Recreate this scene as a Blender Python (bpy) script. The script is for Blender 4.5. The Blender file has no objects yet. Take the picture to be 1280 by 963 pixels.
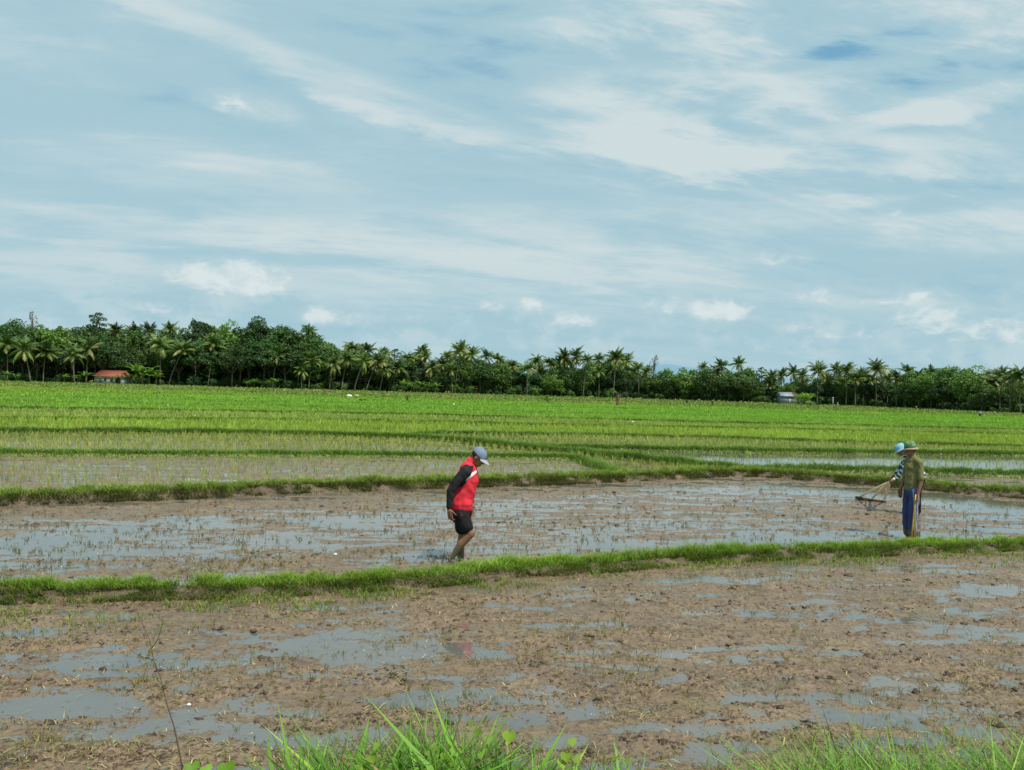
import bpy, math, random
import numpy as np
from mathutils import Vector, Matrix, noise as mnoise

rng = np.random.RandomState(7)
random.seed(7)
SC = bpy.context.scene
COL = SC.collection
R = math.radians

# ------------------------------------------------------------------ camera
CAMZ = 2.3
FPX = 965.0
pitch = 4.5 / FPX
roll = math.atan(0.0313)
Fw = np.array([0, math.cos(pitch), math.sin(pitch)])
R0 = np.array([1.0, 0, 0])
U0 = np.cross(R0, Fw)
Rt = math.cos(roll) * R0 + math.sin(roll) * U0
Up = -math.sin(roll) * R0 + math.cos(roll) * U0
CAM = np.array([0, 0, CAMZ])

def ray(px, py):
    px = np.asarray(px, float); py = np.asarray(py, float)
    a = (px - 640) / FPX; b = (481.5 - py) / FPX
    return Fw + a[..., None] * Rt + b[..., None] * Up

def gnd(px, py, z=0.0):
    d = ray(px, py)
    t = (z - CAMZ) / d[..., 2]
    return CAM + d * t[..., None]

def at_depth(px, py, depth):
    d = ray(px, py)
    return CAM + d * (depth / d[..., 1])[..., None]

def proj(p):
    v = np.asarray(p, float) - CAM
    z = v @ Fw
    z = np.where(z < 0.05, 0.05, z)
    return 640 + FPX * (v @ Rt) / z, 481.5 - FPX * (v @ Up) / z

cd = bpy.data.cameras.new('camera')
cam = bpy.data.objects.new('camera', cd); COL.objects.link(cam)
cd.sensor_width = 36; cd.lens = 36 * FPX / 1280
cd.clip_start = 0.05; cd.clip_end = 40000
M = Matrix(((Rt[0], Up[0], -Fw[0], 0), (Rt[1], Up[1], -Fw[1], 0), (Rt[2], Up[2], -Fw[2], CAMZ), (0, 0, 0, 1)))
cam.matrix_world = M
SC.camera = cam

# ------------------------------------------------------------------ noise
def _h(ix, iy, s):
    n = (ix.astype(np.int64) * 374761393 + iy.astype(np.int64) * 668265263 + s * 1442695041) & 0xffffffff
    n = ((n ^ (n >> 13)) * 1274126177) & 0xffffffff
    return ((n ^ (n >> 16)) & 0xffff) / 65535.0

def perlin(x, y, s=0):
    x = np.asarray(x, float); y = np.asarray(y, float)
    ix = np.floor(x); iy = np.floor(y); fx = x - ix; fy = y - iy
    u = fx * fx * fx * (fx * (fx * 6 - 15) + 10); v = fy * fy * fy * (fy * (fy * 6 - 15) + 10)
    def g(dx, dy):
        a = _h(ix + dx, iy + dy, s) * 2 * math.pi
        return np.cos(a) * (fx - dx) + np.sin(a) * (fy - dy)
    return ((g(0, 0) * (1 - u) + g(1, 0) * u) * (1 - v) + (g(0, 1) * (1 - u) + g(1, 1) * u) * v) * 1.4

def fbm(x, y, s=0, o=4):
    r = 0; a = 1
    for k in range(o):
        r = r + a * perlin(x * 2 ** k, y * 2 ** k, s + k * 17); a *= .5
    return r

# ------------------------------------------------------------------ mesh helpers
def mk(name, V, faces, mat, parent=None, col=None, smooth=False, mats=None, mi=None):
    """faces: list of int arrays (n,k) of any polygon size"""
    V = np.asarray(V, np.float32)
    me = bpy.data.meshes.new(name)
    faces = [np.asarray(f, np.int32) for f in faces if len(f)]
    nl = sum(f.size for f in faces); npol = sum(len(f) for f in faces)
    me.vertices.add(len(V)); me.vertices.foreach_set('co', V.ravel())
    me.loops.add(nl); me.loops.foreach_set('vertex_index', np.concatenate([f.ravel() for f in faces]))
    me.polygons.add(npol)
    tot = np.concatenate([np.full(len(f), f.shape[1], np.int32) for f in faces])
    st = np.concatenate([[0], np.cumsum(tot)[:-1]]).astype(np.int32)
    me.polygons.foreach_set('loop_start', st)
    if smooth: me.polygons.foreach_set('use_smooth', np.ones(npol, bool))
    if col is not None:
        c = np.ones((len(V), 4), np.float32); c[:, :3] = col
        a = me.color_attributes.new('Col', 'FLOAT_COLOR', 'POINT'); a.data.foreach_set('color', c.ravel())
    me.update(calc_edges=True)
    if mats:
        for m in mats: me.materials.append(m)
        me.polygons.foreach_set('material_index', np.asarray(mi, np.int32))
    elif mat: me.materials.append(mat)
    return link(name, me, parent)

def link(name, me, parent=None):
    o = bpy.data.objects.new(name, me); COL.objects.link(o)
    if parent is not None: o.parent = parent
    return o

def empty(name, loc=(0, 0, 0)):
    o = bpy.data.objects.new(name, None); COL.objects.link(o); o.location = loc; o.empty_display_size = .2
    return o

def tag(o, label=None, cat=None, group=None, kind=None):
    if label: o['label'] = label
    if cat: o['category'] = cat
    if group: o['group'] = group
    if kind: o['kind'] = kind
    return o

class MB:
    """mesh collector"""
    def __init__(s): s.V = []; s.Q = []; s.T = []; s.C = []; s.n = 0
    def add(s, V, Q=None, T=None, col=None):
        V = np.asarray(V, float).reshape(-1, 3)
        if Q is not None and len(Q): s.Q.append(np.asarray(Q) + s.n)
        if T is not None and len(T): s.T.append(np.asarray(T) + s.n)
        s.V.append(V); s.n += len(V)
        c = np.zeros((len(V), 3)); c[:] = (1, 1, 1) if col is None else col
        s.C.append(c)
    def box(s, a, b, col=None, rot=0, c0=None):
        x0, y0, z0 = a; x1, y1, z1 = b
        V = np.array([(x, y, z) for z in (z0, z1) for x, y in ((x0, y0), (x1, y0), (x1, y1), (x0, y1))], float)
        if rot:
            c = np.array(c0 if c0 is not None else ((x0 + x1) / 2, (y0 + y1) / 2, 0)); d = V - c
            V = np.stack([d[:, 0] * math.cos(rot) - d[:, 1] * math.sin(rot), d[:, 0] * math.sin(rot) + d[:, 1] * math.cos(rot), d[:, 2]], 1) + c
        s.add(V, Q=[(0, 3, 2, 1), (4, 5, 6, 7), (0, 1, 5, 4), (1, 2, 6, 5), (2, 3, 7, 6), (3, 0, 4, 7)], col=col)
    def tube(s, pts, rad, n=6, col=None, cap=True, flat=(1, 1)):
        pts = np.asarray(pts, float); rad = np.ones(len(pts)) * rad
        tan = np.gradient(pts, axis=0); tan /= np.linalg.norm(tan, axis=1)[:, None] + 1e-9
        ref = np.array([0, 1, 0.03]) if abs(tan[0][1]) < .8 else np.array([1, 0, .03])
        rings = []
        for p, t, r in zip(pts, tan, rad):
            a = np.cross(t, ref); a /= np.linalg.norm(a); b = np.cross(t, a)
            th = np.arange(n) * 2 * math.pi / n
            rings.append(p + r * (flat[0] * np.cos(th)[:, None] * a + flat[1] * np.sin(th)[:, None] * b))
        V = np.concatenate(rings)
        Q = []
        for i in range(len(pts) - 1):
            for k in range(n):
                Q.append((i * n + k, i * n + (k + 1) % n, (i + 1) * n + (k + 1) % n, (i + 1) * n + k))
        T = []
        if cap:
            V = np.concatenate([V, pts[:1], pts[-1:]])
            e = len(pts) * n
            for k in range(n):
                T.append((e, (k + 1) % n, k)); T.append((e + 1, (len(pts) - 1) * n + k, (len(pts) - 1) * n + (k + 1) % n))
        s.add(V, Q=Q, T=T, col=col)
    def ball(s, c, r, col=None, seg=10, rings=7, rot=None):
        r = np.ones(3) * r
        V = [(0, 0, 1)]
        for i in range(1, rings):
            a = math.pi * i / rings
            for k in range(seg):
                b = 2 * math.pi * k / seg
                V.append((math.sin(a) * math.cos(b), math.sin(a) * math.sin(b), math.cos(a)))
        V.append((0, 0, -1)); V = np.array(V) * r
        if rot is not None: V = V @ np.array(rot).T
        T = []; Q = []
        for k in range(seg):
            T.append((0, 1 + k, 1 + (k + 1) % seg))
            e = 1 + (rings - 2) * seg
            T.append((len(V) - 1, e + (k + 1) % seg, e + k))
        for i in range(rings - 2):
            for k in range(seg):
                Q.append((1 + i * seg + k, 1 + (i + 1) * seg + k, 1 + (i + 1) * seg + (k + 1) % seg, 1 + i * seg + (k + 1) % seg))
        s.add(V + np.asarray(c), Q=Q, T=T, col=col)
    def build(s, name, mat, parent=None, smooth=False):
        f = []
        if s.Q: f.append(np.concatenate(s.Q))
        if s.T: f.append(np.concatenate(s.T))
        return mk(name, np.concatenate(s.V), f, mat, parent, col=np.concatenate(s.C), smooth=smooth)

def blades(name, P, H, W, ang, bend, colr, mat, kind='stuff', label=None, cat=None, parent=None, tilt=None):
    """grass blades: base P (n,3), height, width, heading, bend amount, colours (n,3)"""
    n = len(P)
    H = np.ones(n) * H; W = np.ones(n) * W; bend = np.ones(n) * bend
    dx = np.cos(ang); dy = np.sin(ang)
    tw = rng.rand(n) * math.pi
    wx = np.cos(tw) * W / 2; wy = np.sin(tw) * W / 2
    z0 = np.zeros(n)
    def lvl(f, hf, wf):
        c = P + np.stack([dx * bend * f * H, dy * bend * f * H, hf * H], 1)
        return c - np.stack([wx, wy, z0], 1) * wf, c + np.stack([wx, wy, z0], 1) * wf
    a0, a1 = lvl(0, -.03, .8); b0, b1 = lvl(.28, .55, 1.); t, _ = lvl(1., .96, 0)
    V = np.stack([a0, a1, b1, b0, t], 1).reshape(-1, 3)
    i = np.arange(n)[:, None] * 5
    Q = i + np.array([[0, 1, 2, 3]]); T = i + np.array([[3, 2, 4]])
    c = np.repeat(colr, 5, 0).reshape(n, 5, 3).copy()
    c[:, :2] *= .55; c[:, 4] *= 1.12  # shade between blades painted in: dark foot, lightened tip
    o = mk(name, V, [Q, T], mat, parent, col=c.reshape(-1, 3))
    if kind: o['kind'] = kind
    if label: o['label'] = label
    if cat: o['category'] = cat
    return o

# ------------------------------------------------------------------ materials
def nodemat(name):
    m = bpy.data.materials.new(name); m.use_nodes = True
    nt = m.node_tree; nt.nodes.clear()
    out = nt.nodes.new('ShaderNodeOutputMaterial')
    return m, nt, out
def N(nt, t, **kw):
    n = nt.nodes.new(t)
    for k, v in kw.items():
        if k in ('operation', 'blend_type', 'data_type', 'attribute_name', 'noise_dimensions', 'feature', 'interpolation_type', 'vector_type', 'clamp', 'use_clamp', 'type'): setattr(n, k, v)
        else: n.inputs[k].default_value = v
    return n
def mix(nt, fac, a, b, bt='MIX'):
    m = nt.nodes.new('ShaderNodeMix'); m.data_type = 'RGBA'; m.blend_type = bt
    for sock, v in ((m.inputs[0], fac), (m.inputs[6], a), (m.inputs[7], b)):
        if hasattr(v, 'is_output'): nt.links.new(v, sock)
        elif isinstance(v, (int, float)): sock.default_value = v
        else: sock.default_value = (*v, 1)
    return m.outputs[2]
def math_(nt, op, a, b=0., c=None, clamp=False):
    m = nt.nodes.new('ShaderNodeMath'); m.operation = op; m.use_clamp = clamp
    for s, v in zip(m.inputs, (a, b, c)):
        if v is None: continue
        if hasattr(v, 'is_output'): nt.links.new(v, s)
        else: s.default_value = v
    return m.outputs[0]
def mrange(nt, v, a, b, c=0., d=1., smooth=True):
    m = nt.nodes.new('ShaderNodeMapRange'); m.interpolation_type = 'SMOOTHSTEP' if smooth else 'LINEAR'
    nt.links.new(v, m.inputs[0])
    for s, x in zip(list(m.inputs)[1:5], (a, b, c, d)): s.default_value = x
    return m.outputs[0]
def noise_tex(nt, vec, scale, detail=3, rough=.55, dist=0., out=0):
    n = nt.nodes.new('ShaderNodeTexNoise'); n.inputs['Scale'].default_value = scale
    n.inputs['Detail'].default_value = detail; n.inputs['Roughness'].default_value = rough; n.inputs['Distortion'].default_value = dist
    if vec is not None: nt.links.new(vec, n.inputs['Vector'])
    return n.outputs[out]

def leaf_mat(name, trans=.3, rnd=.25, noise_scale=None, rough=.55, spec=.25, tint=(1, 1, 1)):
    m, nt, out = nodemat(name)
    at = N(nt, 'ShaderNodeAttribute', attribute_name='Col')
    oi = N(nt, 'ShaderNodeObjectInfo')
    f = mrange(nt, oi.outputs['Random'], 0, 1, 1 - rnd, 1 + rnd, False)
    vm = nt.nodes.new('ShaderNodeVectorMath'); vm.operation = 'SCALE'
    nt.links.new(at.outputs['Color'], vm.inputs[0]); nt.links.new(f, vm.inputs['Scale'])
    c = mix(nt, 1., vm.outputs[0], tint, 'MULTIPLY')
    p = N(nt, 'ShaderNodeBsdfPrincipled', Roughness=rough); p.inputs['Specular IOR Level'].default_value = spec
    nt.links.new(c, p.inputs['Base Color'])
    tr = N(nt, 'ShaderNodeBsdfTranslucent'); nt.links.new(mix(nt, 1., c, (1.25, 1.3, .5), 'MULTIPLY'), tr.inputs[0])
    ms = N(nt, 'ShaderNodeMixShader'); ms.inputs[0].default_value = trans
    nt.links.new(p.outputs[0], ms.inputs[1]); nt.links.new(tr.outputs[0], ms.inputs[2]); nt.links.new(ms.outputs[0], out.inputs[0])
    return m

def plain(name, colr, rough=.7, var=.18, scale=8., bump=.0, bscale=30., metal=0., use_col=False, spec=.3):
    m, nt, out = nodemat(name)
    tc = N(nt, 'ShaderNodeTexCoord')
    n = noise_tex(nt, tc.outputs['Object'], scale, 4)
    k = mrange(nt, n, .3, .7, 1 - var, 1 + var, False)
    vm = nt.nodes.new('ShaderNodeVectorMath'); vm.operation = 'SCALE'
    if use_col:
        at = N(nt, 'ShaderNodeAttribute', attribute_name='Col'); nt.links.new(at.outputs['Color'], vm.inputs[0])
    else: vm.inputs[0].default_value = colr
    nt.links.new(k, vm.inputs['Scale'])
    p = N(nt, 'ShaderNodeBsdfPrincipled', Roughness=rough, Metallic=metal); p.inputs['Specular IOR Level'].default_value = spec
    nt.links.new(vm.outputs[0], p.inputs['Base Color'])
    if bump:
        b = N(nt, 'ShaderNodeBump', Strength=bump, Distance=.01)
        nt.links.new(noise_tex(nt, tc.outputs['Object'], bscale, 3), b.inputs['Height']); nt.links.new(b.outputs[0], p.inputs['Normal'])
    nt.links.new(p.outputs[0], out.inputs[0])
    return m

def mud_mat():
    m, nt, out = nodemat('wet mud')
    at = N(nt, 'ShaderNodeAttribute', attribute_name='Col')        # r: wetness, g: green tint
    sep = N(nt, 'ShaderNodeSeparateColor'); nt.links.new(at.outputs['Color'], sep.inputs[0])
    geo = N(nt, 'ShaderNodeNewGeometry'); P = geo.outputs['Position']
    n1 = noise_tex(nt, P, 1.3, 5, .6); n2 = noise_tex(nt, P, 22, 4, .65); n3 = noise_tex(nt, P, 90, 3, .6)
    dry = mix(nt, mrange(nt, n1, .35, .65), (.205, .138, .080), (.270, .192, .118))
    dry = mix(nt, mrange(nt, noise_tex(nt, P, 7, 5, .65), .49, .66, 0, .55), dry, (.110, .068, .040))
    dry = mix(nt, mrange(nt, n2, .50, .64, 0, .9), dry, (.062, .033, .017))
    dry = mix(nt, mrange(nt, n3, .58, .72, 0, .65), dry, (.25, .20, .11))
    wet = mix(nt, mrange(nt, n2, .4, .7), (.165, .120, .074), (.105, .070, .040))
    c = mix(nt, sep.outputs[0], dry, wet)
    c = mix(nt, mrange(nt, sep.outputs[1], 0, 1, 0, .9, False), c, mix(nt, n2, (.14, .22, .03), (.19, .27, .045)))
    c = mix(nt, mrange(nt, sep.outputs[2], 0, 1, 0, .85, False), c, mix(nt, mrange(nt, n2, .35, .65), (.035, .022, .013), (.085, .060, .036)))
    p = N(nt, 'ShaderNodeBsdfPrincipled'); nt.links.new(c, p.inputs['Base Color'])
    p.inputs['Specular IOR Level'].default_value = .5
    rr = mrange(nt, sep.outputs[0], 0, 1, .62, .22, False)
    nt.links.new(math_(nt, 'ADD', rr, mrange(nt, n3, .3, .7, -.1, .12, False)), p.inputs['Roughness'])
    b = N(nt, 'ShaderNodeBump', Strength=.8, Distance=.02)
    nt.links.new(math_(nt, 'ADD', n2, math_(nt, 'MULTIPLY', n3, .5)), b.inputs['Height']); nt.links.new(b.outputs[0], p.inputs['Normal'])
    nt.links.new(p.outputs[0], out.inputs[0])
    return m

def water_mat():
    m, nt, out = nodemat('paddy water')
    geo = N(nt, 'ShaderNodeNewGeometry'); P = geo.outputs['Position']
    n1 = noise_tex(nt, P, .9, 4)
    c = mix(nt, mrange(nt, n1, .35, .65), (.132, .128, .112), (.104, .102, .090))
    p = N(nt, 'ShaderNodeBsdfPrincipled', Roughness=.03, IOR=1.9); nt.links.new(c, p.inputs['Base Color'])
    b = N(nt, 'ShaderNodeBump', Strength=.12, Distance=.02)
    nt.links.new(noise_tex(nt, P, 9, 3, .5), b.inputs['Height']); nt.links.new(b.outputs[0], p.inputs['Normal'])
    nt.links.new(p.outputs[0], out.inputs[0])
    return m

def ground_mat():
    m, nt, out = nodemat('field ground')
    geo = N(nt, 'ShaderNodeNewGeometry'); P = geo.outputs['Position']
    mp = N(nt, 'ShaderNodeMapping'); mp.inputs['Scale'].default_value = (.02, .35, 1); nt.links.new(P, mp.inputs[0])
    n1 = noise_tex(nt, mp.outputs[0], 1, 4); n2 = noise_tex(nt, P, 1.5, 4)
    c = mix(nt, mrange(nt, n1, .4, .6), (.16, .30, .035), (.22, .34, .05))
    sy = N(nt, 'ShaderNodeSeparateXYZ'); nt.links.new(P, sy.inputs[0])
    c2 = mix(nt, mrange(nt, n2, .35, .65), (.20, .25, .06), (.12, .19, .035))
    c = mix(nt, mrange(nt, sy.outputs[1], 95, 150), c, c2)
    p = N(nt, 'ShaderNodeBsdfPrincipled', Roughness=.9); nt.links.new(c, p.inputs['Base Color'])
    p.inputs['Specular IOR Level'].default_value = .1
    nt.links.new(p.outputs[0], out.inputs[0])
    return m

MUD = mud_mat(); WATER = water_mat(); GROUND = ground_mat()
GRASS = leaf_mat('grass blades', .35, .05)
RICE = leaf_mat('rice blades', .4, .0)
PALM = leaf_mat('palm fronds', .22, .28, rough=.4, spec=.4)
LEAF = leaf_mat('tree leaves', .25, .30, rough=.5, spec=.3, tint=(.97, 1, 1.08))  # slight blue tint puts distance haze into the leaf colour
SHRUB = leaf_mat('shrub leaves', .35, .15)
DEBRIS = plain('straw and debris', (1, 1, 1), .8, .25, 20, use_col=True)
TRUNK = plain('palm trunk bark', (.13, .115, .095), .85, .3, 1.5)
BARK = plain('tree bark', (.10, .085, .065), .9, .3, 1.5)
CLOD = plain('mud clods', (.062, .038, .023), .6, .5, 6, .6, 60, spec=.5)

# ------------------------------------------------------------------ layout of the paddies
curves_px = {
 'D1': [(-300, 752), (0, 747), (200, 744), (400, 738), (570, 724), (740, 711), (880, 700), (1150, 688), (1280, 685), (1580, 684)],
 'D2': [(-300, 640), (0, 629), (200, 622), (400, 613), (570, 608), (740, 602), (880, 595), (940, 594), (1060, 603), (1150, 611), (1280, 622), (1580, 650)],
 'D2u': [(-300, 0), (929, 0), (930, 591), (1060, 591), (1280, 597), (1580, 606)],
 'D3': [(-300, 568), (0, 570), (200, 571), (400, 571), (570, 573), (720, 575), (1580, 900)],
 'D4': [(-300, 540), (0, 543), (200, 543), (400, 546), (560, 552), (660, 563), (740, 571), (880, 585), (930, 591), (931, 900), (1580, 900)],
 'D4r': [(-300, 900), (639, 900), (640, 561), (700, 562), (940, 566), (1100, 568), (1280, 570), (1580, 576)],
 'D5r': [(-300, 900), (499, 900), (500, 549), (560, 544), (660, 546), (800, 548), (940, 552), (1100, 557), (1280, 561), (1580, 570)],
 'D5': [(-300, 524), (0, 527), (400, 529), (560, 531), (660, 534), (940, 539), (1280, 546), (1580, 554)],
 'D6': [(-300, 506), (0, 513), (400, 519), (560, 522), (660, 525), (940, 532), (1280, 540), (1580, 547)],
 'D7': [(-300, 499), (0, 505), (400, 512), (660, 518), (940, 524), (1280, 533), (1580, 541)],
 'D8': [(-300, 491), (0, 498), (400, 506), (660, 510), (940, 517), (1280, 527), (1580, 536)],
 'D9': [(-300, 485), (0, 491), (400, 498), (660, 504), (940, 511), (1280, 522), (1580, 531)],
 'D10': [(-300, 477), (0, 484), (400, 492), (660, 499), (940, 508), (1280, 520), (1580, 528)],
}
ORDER = ['D1', 'D2', 'D2u', 'D3', 'D4', 'D4r', 'D5r', 'D5', 'D6', 'D7', 'D8', 'D9', 'D10']
PX = np.arange(-300, 1581, 4.0)
CV = {}
prev = None
for k in ORDER:
    pts = np.array(curves_px[k], float)
    y = np.interp(PX, pts[:, 0], pts[:, 1])
    if k == 'D2u': y = np.where(PX < 930, 9999, y)
    if prev is not None: yy = np.minimum(y, prev)
    else: yy = y
    real = (prev is None) | (y <= (prev if prev is not None else y) + .01)
    CV[k] = (yy, y <= (prev + .01) if prev is not None else np.ones(len(PX), bool))
    prev = yy
HOR = lambda px: 486 + .0313 * (px - 640)

def region(x, y):
    """0 = near paddy, 1 = beyond D1 ... index into ORDER + 1"""
    p = np.stack([x, y, np.zeros_like(x)], -1)
    px, py = proj(p)
    r = np.zeros(px.shape, int)
    for i, k in enumerate(ORDER):
        r = np.where(py < np.interp(px, PX, CV[k][0]) - .01, i + 1, r)
    return r, px, py

def bund_line(k):
    yy, ok = CV[k]
    idx = np.where(ok)[0]
    # keep longest run
    runs = np.split(idx, np.where(np.diff(idx) > 1)[0] + 1)
    idx = max(runs, key=len)
    return gnd(PX[idx], yy[idx])[:, :2]

# puddle bias: ellipses along the furrows (px centre, half widths) >0 water, <0 mud
PUD = [  # x0,y0,x1,y1 (axis ends), half height px, strength (m)
 (250, 822, 610, 806, 17, .022), (330, 838, 560, 846, 9, .015), (0, 832, 300, 826, 14, .016), (-40, 890, 190, 872, 22, .024), (180, 905, 420, 888, 20, .020),
 (440, 878, 690, 872, 11, .022), (330, 925, 520, 915, 9, .014), (860, 918, 1040, 908, 12, .020), (1020, 904, 1300, 888, 11, .024),
 (600, 935, 800, 925, 12, .016), (840, 815, 1010, 808, 3.5, .016), (1070, 806, 1290, 796, 5, .018), (880, 878, 960, 868, 6, .012), (960, 757, 1070, 750, 3, .015),
 (1180, 742, 1290, 732, 9, .016), (1090, 715, 1200, 708, 4, .010), (470, 755, 560, 750, 5, .008), (690, 785, 800, 782, 4, .008), (840, 760, 900, 757, 3, .008),
 (850, 945, 1010, 935, 8, .014), (1140, 770, 1290, 762, 3, .008), (700, 818, 760, 815, 3, .012), (560, 820, 640, 817, 7, .022), (70, 780, 260, 770, 4, .004),
 # paddy B
 (-60, 690, 230, 684, 26, .020), (60, 662, 300, 655, 10, .014), (230, 690, 420, 668, 14, .016), (330, 655, 560, 652, 12, .012), (400, 650, 620, 640, 6, .008),
 (440, 697, 620, 686, 7, .016), (600, 688, 900, 678, 8, .018), (620, 660, 900, 652, 9, .012), (880, 678, 1120, 668, 8, .020), (560, 640, 760, 628, 6, .008),
 (760, 615, 1000, 612, 4, .010), (930, 610, 1150, 618, 7, .016), (1120, 620, 1330, 640, 9, .024), (1150, 670, 1330, 662, 6, .018), (1150, 650, 1300, 648, 2.5, .010),
 (-100, 645, 500, 628, 7, -.014), (540, 622, 800, 612, 5, -.008), (1000, 645, 1160, 640, 10, -.014), (1160, 655, 1300, 652, 3, -.006), (260, 704, 520, 697, 6, -.014), (0, 716, 260, 712, 5, -.012),
 (640, 800, 1200, 780, 30, -.006), (640, 855, 1150, 850, 22, -.007), (0, 935, 330, 938, 12, -.012), (20, 782, 400, 775, 14, -.006), (0, 852, 200, 849, 4, -.012), (170, 862, 330, 858, 5, -.010), (400, 858, 640, 853, 4, -.012), (420, 830, 520, 825, 4, -.006),
]
PW = []
for x0, y0, x1, y1, hh, s in PUD:
    a = gnd(x0, y0)[:2]; b = gnd(x1, y1)[:2]
    c = (a + b) / 2; d = (b - a) / 2; L = np.linalg.norm(d); d = d / L
    cx, cy = (x0 + x1) / 2, (y0 + y1) / 2
    u = gnd(cx, cy - hh)[:2]; l = gnd(cx, cy + hh)[:2]
    PW.append((c, d, L, np.linalg.norm(u - l) / 2, s))

FOOT = []
frs = np.random.RandomState(11)
for (x0, y0, x1, y1) in ((-9, 10.6, 0, 10.4), (-4, 12.5, 4, 12.0), (1.5, 13.5, 8.0, 13.4), (8, 16.5, 11.5, 16.8), (-4.5, 6.0, 3.5, 7.4), (.5, 5.6, 5.5, 9.4), (-2.5, 5.0, -1.2, 7.6), (2.2, 4.6, 4.2, 5.6)):
    L_ = math.hypot(x1 - x0, y1 - y0); a_ = math.atan2(y1 - y0, x1 - x0); m_ = int(L_ / .42)
    for q in range(m_):
        t_ = (q + frs.rand() * .3) / m_; sd_ = .13 * (1 if q % 2 else -1)
        FOOT.append((x0 + (x1 - x0) * t_ - math.sin(a_) * sd_ + frs.normal(0, .04), y0 + (y1 - y0) * t_ + math.cos(a_) * sd_ + frs.normal(0, .04) + .25 * math.sin(t_ * 5), a_ + frs.normal(0, .25), .13 + .05 * frs.rand(), .020 + .02 * frs.rand()))
def mud_height(x, y, fine=True):
    r, px, py = region(x, y)
    wx = x + .22 * perlin(x * 1.1, y * 1.6, 5); wy = y + .12 * perlin(x * 1.3, y * 1.9, 9)
    th = .12
    u = wx * math.cos(th) + wy * math.sin(th); v = -wx * math.sin(th) + wy * math.cos(th)
    z = .010 * perlin(u * .55, v * 2.0, 21) + .010 * perlin(u * 1.4, v * 4.6, 33) + .009 * perlin(u * .45, v * 6.5, 35)
    z += .010 * fbm(x * 4.0, y * 5.5, 41, 3)
    if fine:
        f = fbm(x * 16, y * 18, 55, 3); patch = np.clip(.5 + .9 * perlin(x * .9, y * 2.4, 71), 0, 1)
        z += (.006 + .013 * patch) * np.abs(f)
        g = perlin(x * 38, y * 38, 91); z += .010 * patch * np.clip(g - .15, 0, 1) * 2
    base = np.full(x.shape, .0)
    for i, b in ((0, .002), (1, -.0015), (2, .000), (3, .002), (4, -.006), (5, -.014), (6, -.006), (7, -.003), (8, -.003)):
        base = np.where(r == i, b, base)
    z = z + base
    for c, d, L, hw, s in PW:
        dx = wx - c[0]; dy = wy - c[1]
        a = (dx * d[0] + dy * d[1]) / L; bb = (-dx * d[1] + dy * d[0]) / hw
        q = np.sqrt(a * a + bb * bb)
        z = z - s * (.70 if c[1] > 9.5 else .78) * np.clip(1.25 - q, -0, 1)
    for fx, fy, fa, fl, fd in FOOT:
        m_ = (np.abs(x - fx) < .3) & (np.abs(y - fy) < .3)
        if not m_.any(): continue
        dx = x[m_] - fx; dy = y[m_] - fy; a_ = (dx * math.cos(fa) + dy * math.sin(fa)) / fl; b_ = (-dx * math.sin(fa) + dy * math.cos(fa)) / (fl * .5)
        q2 = np.sqrt(a_ * a_ + b_ * b_) * (1 + .55 * perlin(x[m_] * 9 + fx, y[m_] * 9, 401))
        dep = fd * (.35 + .9 * ((fx * 7.3 + fy * 3.1) % 1))
        z[m_] += -dep * np.exp(-q2 ** 2) + .35 * dep * np.exp(-((q2 - 1.35) / .28) ** 2)
    return np.clip(z, -.05, .09)

# fan-shaped sheet of mud (finer near, coarser far)
NA, NR = 1500, 760
az = np.radians(np.linspace(-44, 44, NA))
inv = np.linspace(1 / 3.3, 1 / 62.0, NR)
dd = 1 / inv
X = dd[:, None] * np.tan(az)[None, :] ; Y = np.repeat(dd[:, None], NA, 1)
Z = mud_height(X, Y)
V = np.stack([X, Y, Z], -1).reshape(-1, 3)
idx = np.arange(NA * NR).reshape(NR, NA)
Q = np.stack([idx[:-1, :-1], idx[:-1, 1:], idx[1:, 1:], idx[1:, :-1]], -1).reshape(-1, 4)
wet = np.clip(1 - (Z - .0015) / .022, 0, 1) * np.clip(.75 + .5 * perlin(X * .8, Y * 1.7, 101), .3, 1)
green = np.clip(.30 * perlin(X * 1.2, Y * 2, 111) - .12, 0, 1) + np.clip((Y - 22) / 22, 0, .8)
col = np.stack([wet, green, np.clip(perlin(X * 2.2, Y * 5, 131) + .8 * perlin(X * 9, Y * 14, 137) - .1, 0, 1) * (Z > .008) * .9], -1).reshape(-1, 3)
mud = mk('mud', V, [Q], MUD, col=col, smooth=True); tag(mud, kind='structure')

w = MB(); w.add([(-90, 3, 0), (90, 3, 0), (90, 75, 0), (-90, 75, 0)], Q=[(0, 1, 2, 3)])
wo = w.build('water', WATER); tag(wo, kind='structure')
g = MB(); g.add([(-9000, -200, -.07), (9000, -200, -.07), (9000, 20000, -.07), (-9000, 20000, -.07)], Q=[(0, 1, 2, 3)])
tag(g.build('ground', GROUND), kind='structure')

# ------------------------------------------------------------------ bunds
def smooth_line(P, step):
    d = np.concatenate([[0], np.cumsum(np.linalg.norm(np.diff(P, axis=0), axis=1))])
    s = np.arange(0, d[-1], step)
    x = np.interp(s, d, P[:, 0]); y = np.interp(s, d, P[:, 1])
    k = max(3, int(.8 / step)) | 1
    ker = np.hanning(k + 2)[1:-1]; ker /= ker.sum()
    xp = np.pad(x, k // 2, 'reflect', reflect_type='odd'); yp = np.pad(y, k // 2, 'reflect', reflect_type='odd')
    x = np.convolve(xp, ker, 'valid'); y = np.convolve(yp, ker, 'valid')
    x = x + .06 * perlin(s * .7, s * 0 + 3, 5); y = y + .06 * perlin(s * .7, s * 0 + 9, 7)
    return s, np.stack([x, y], 1)

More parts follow.
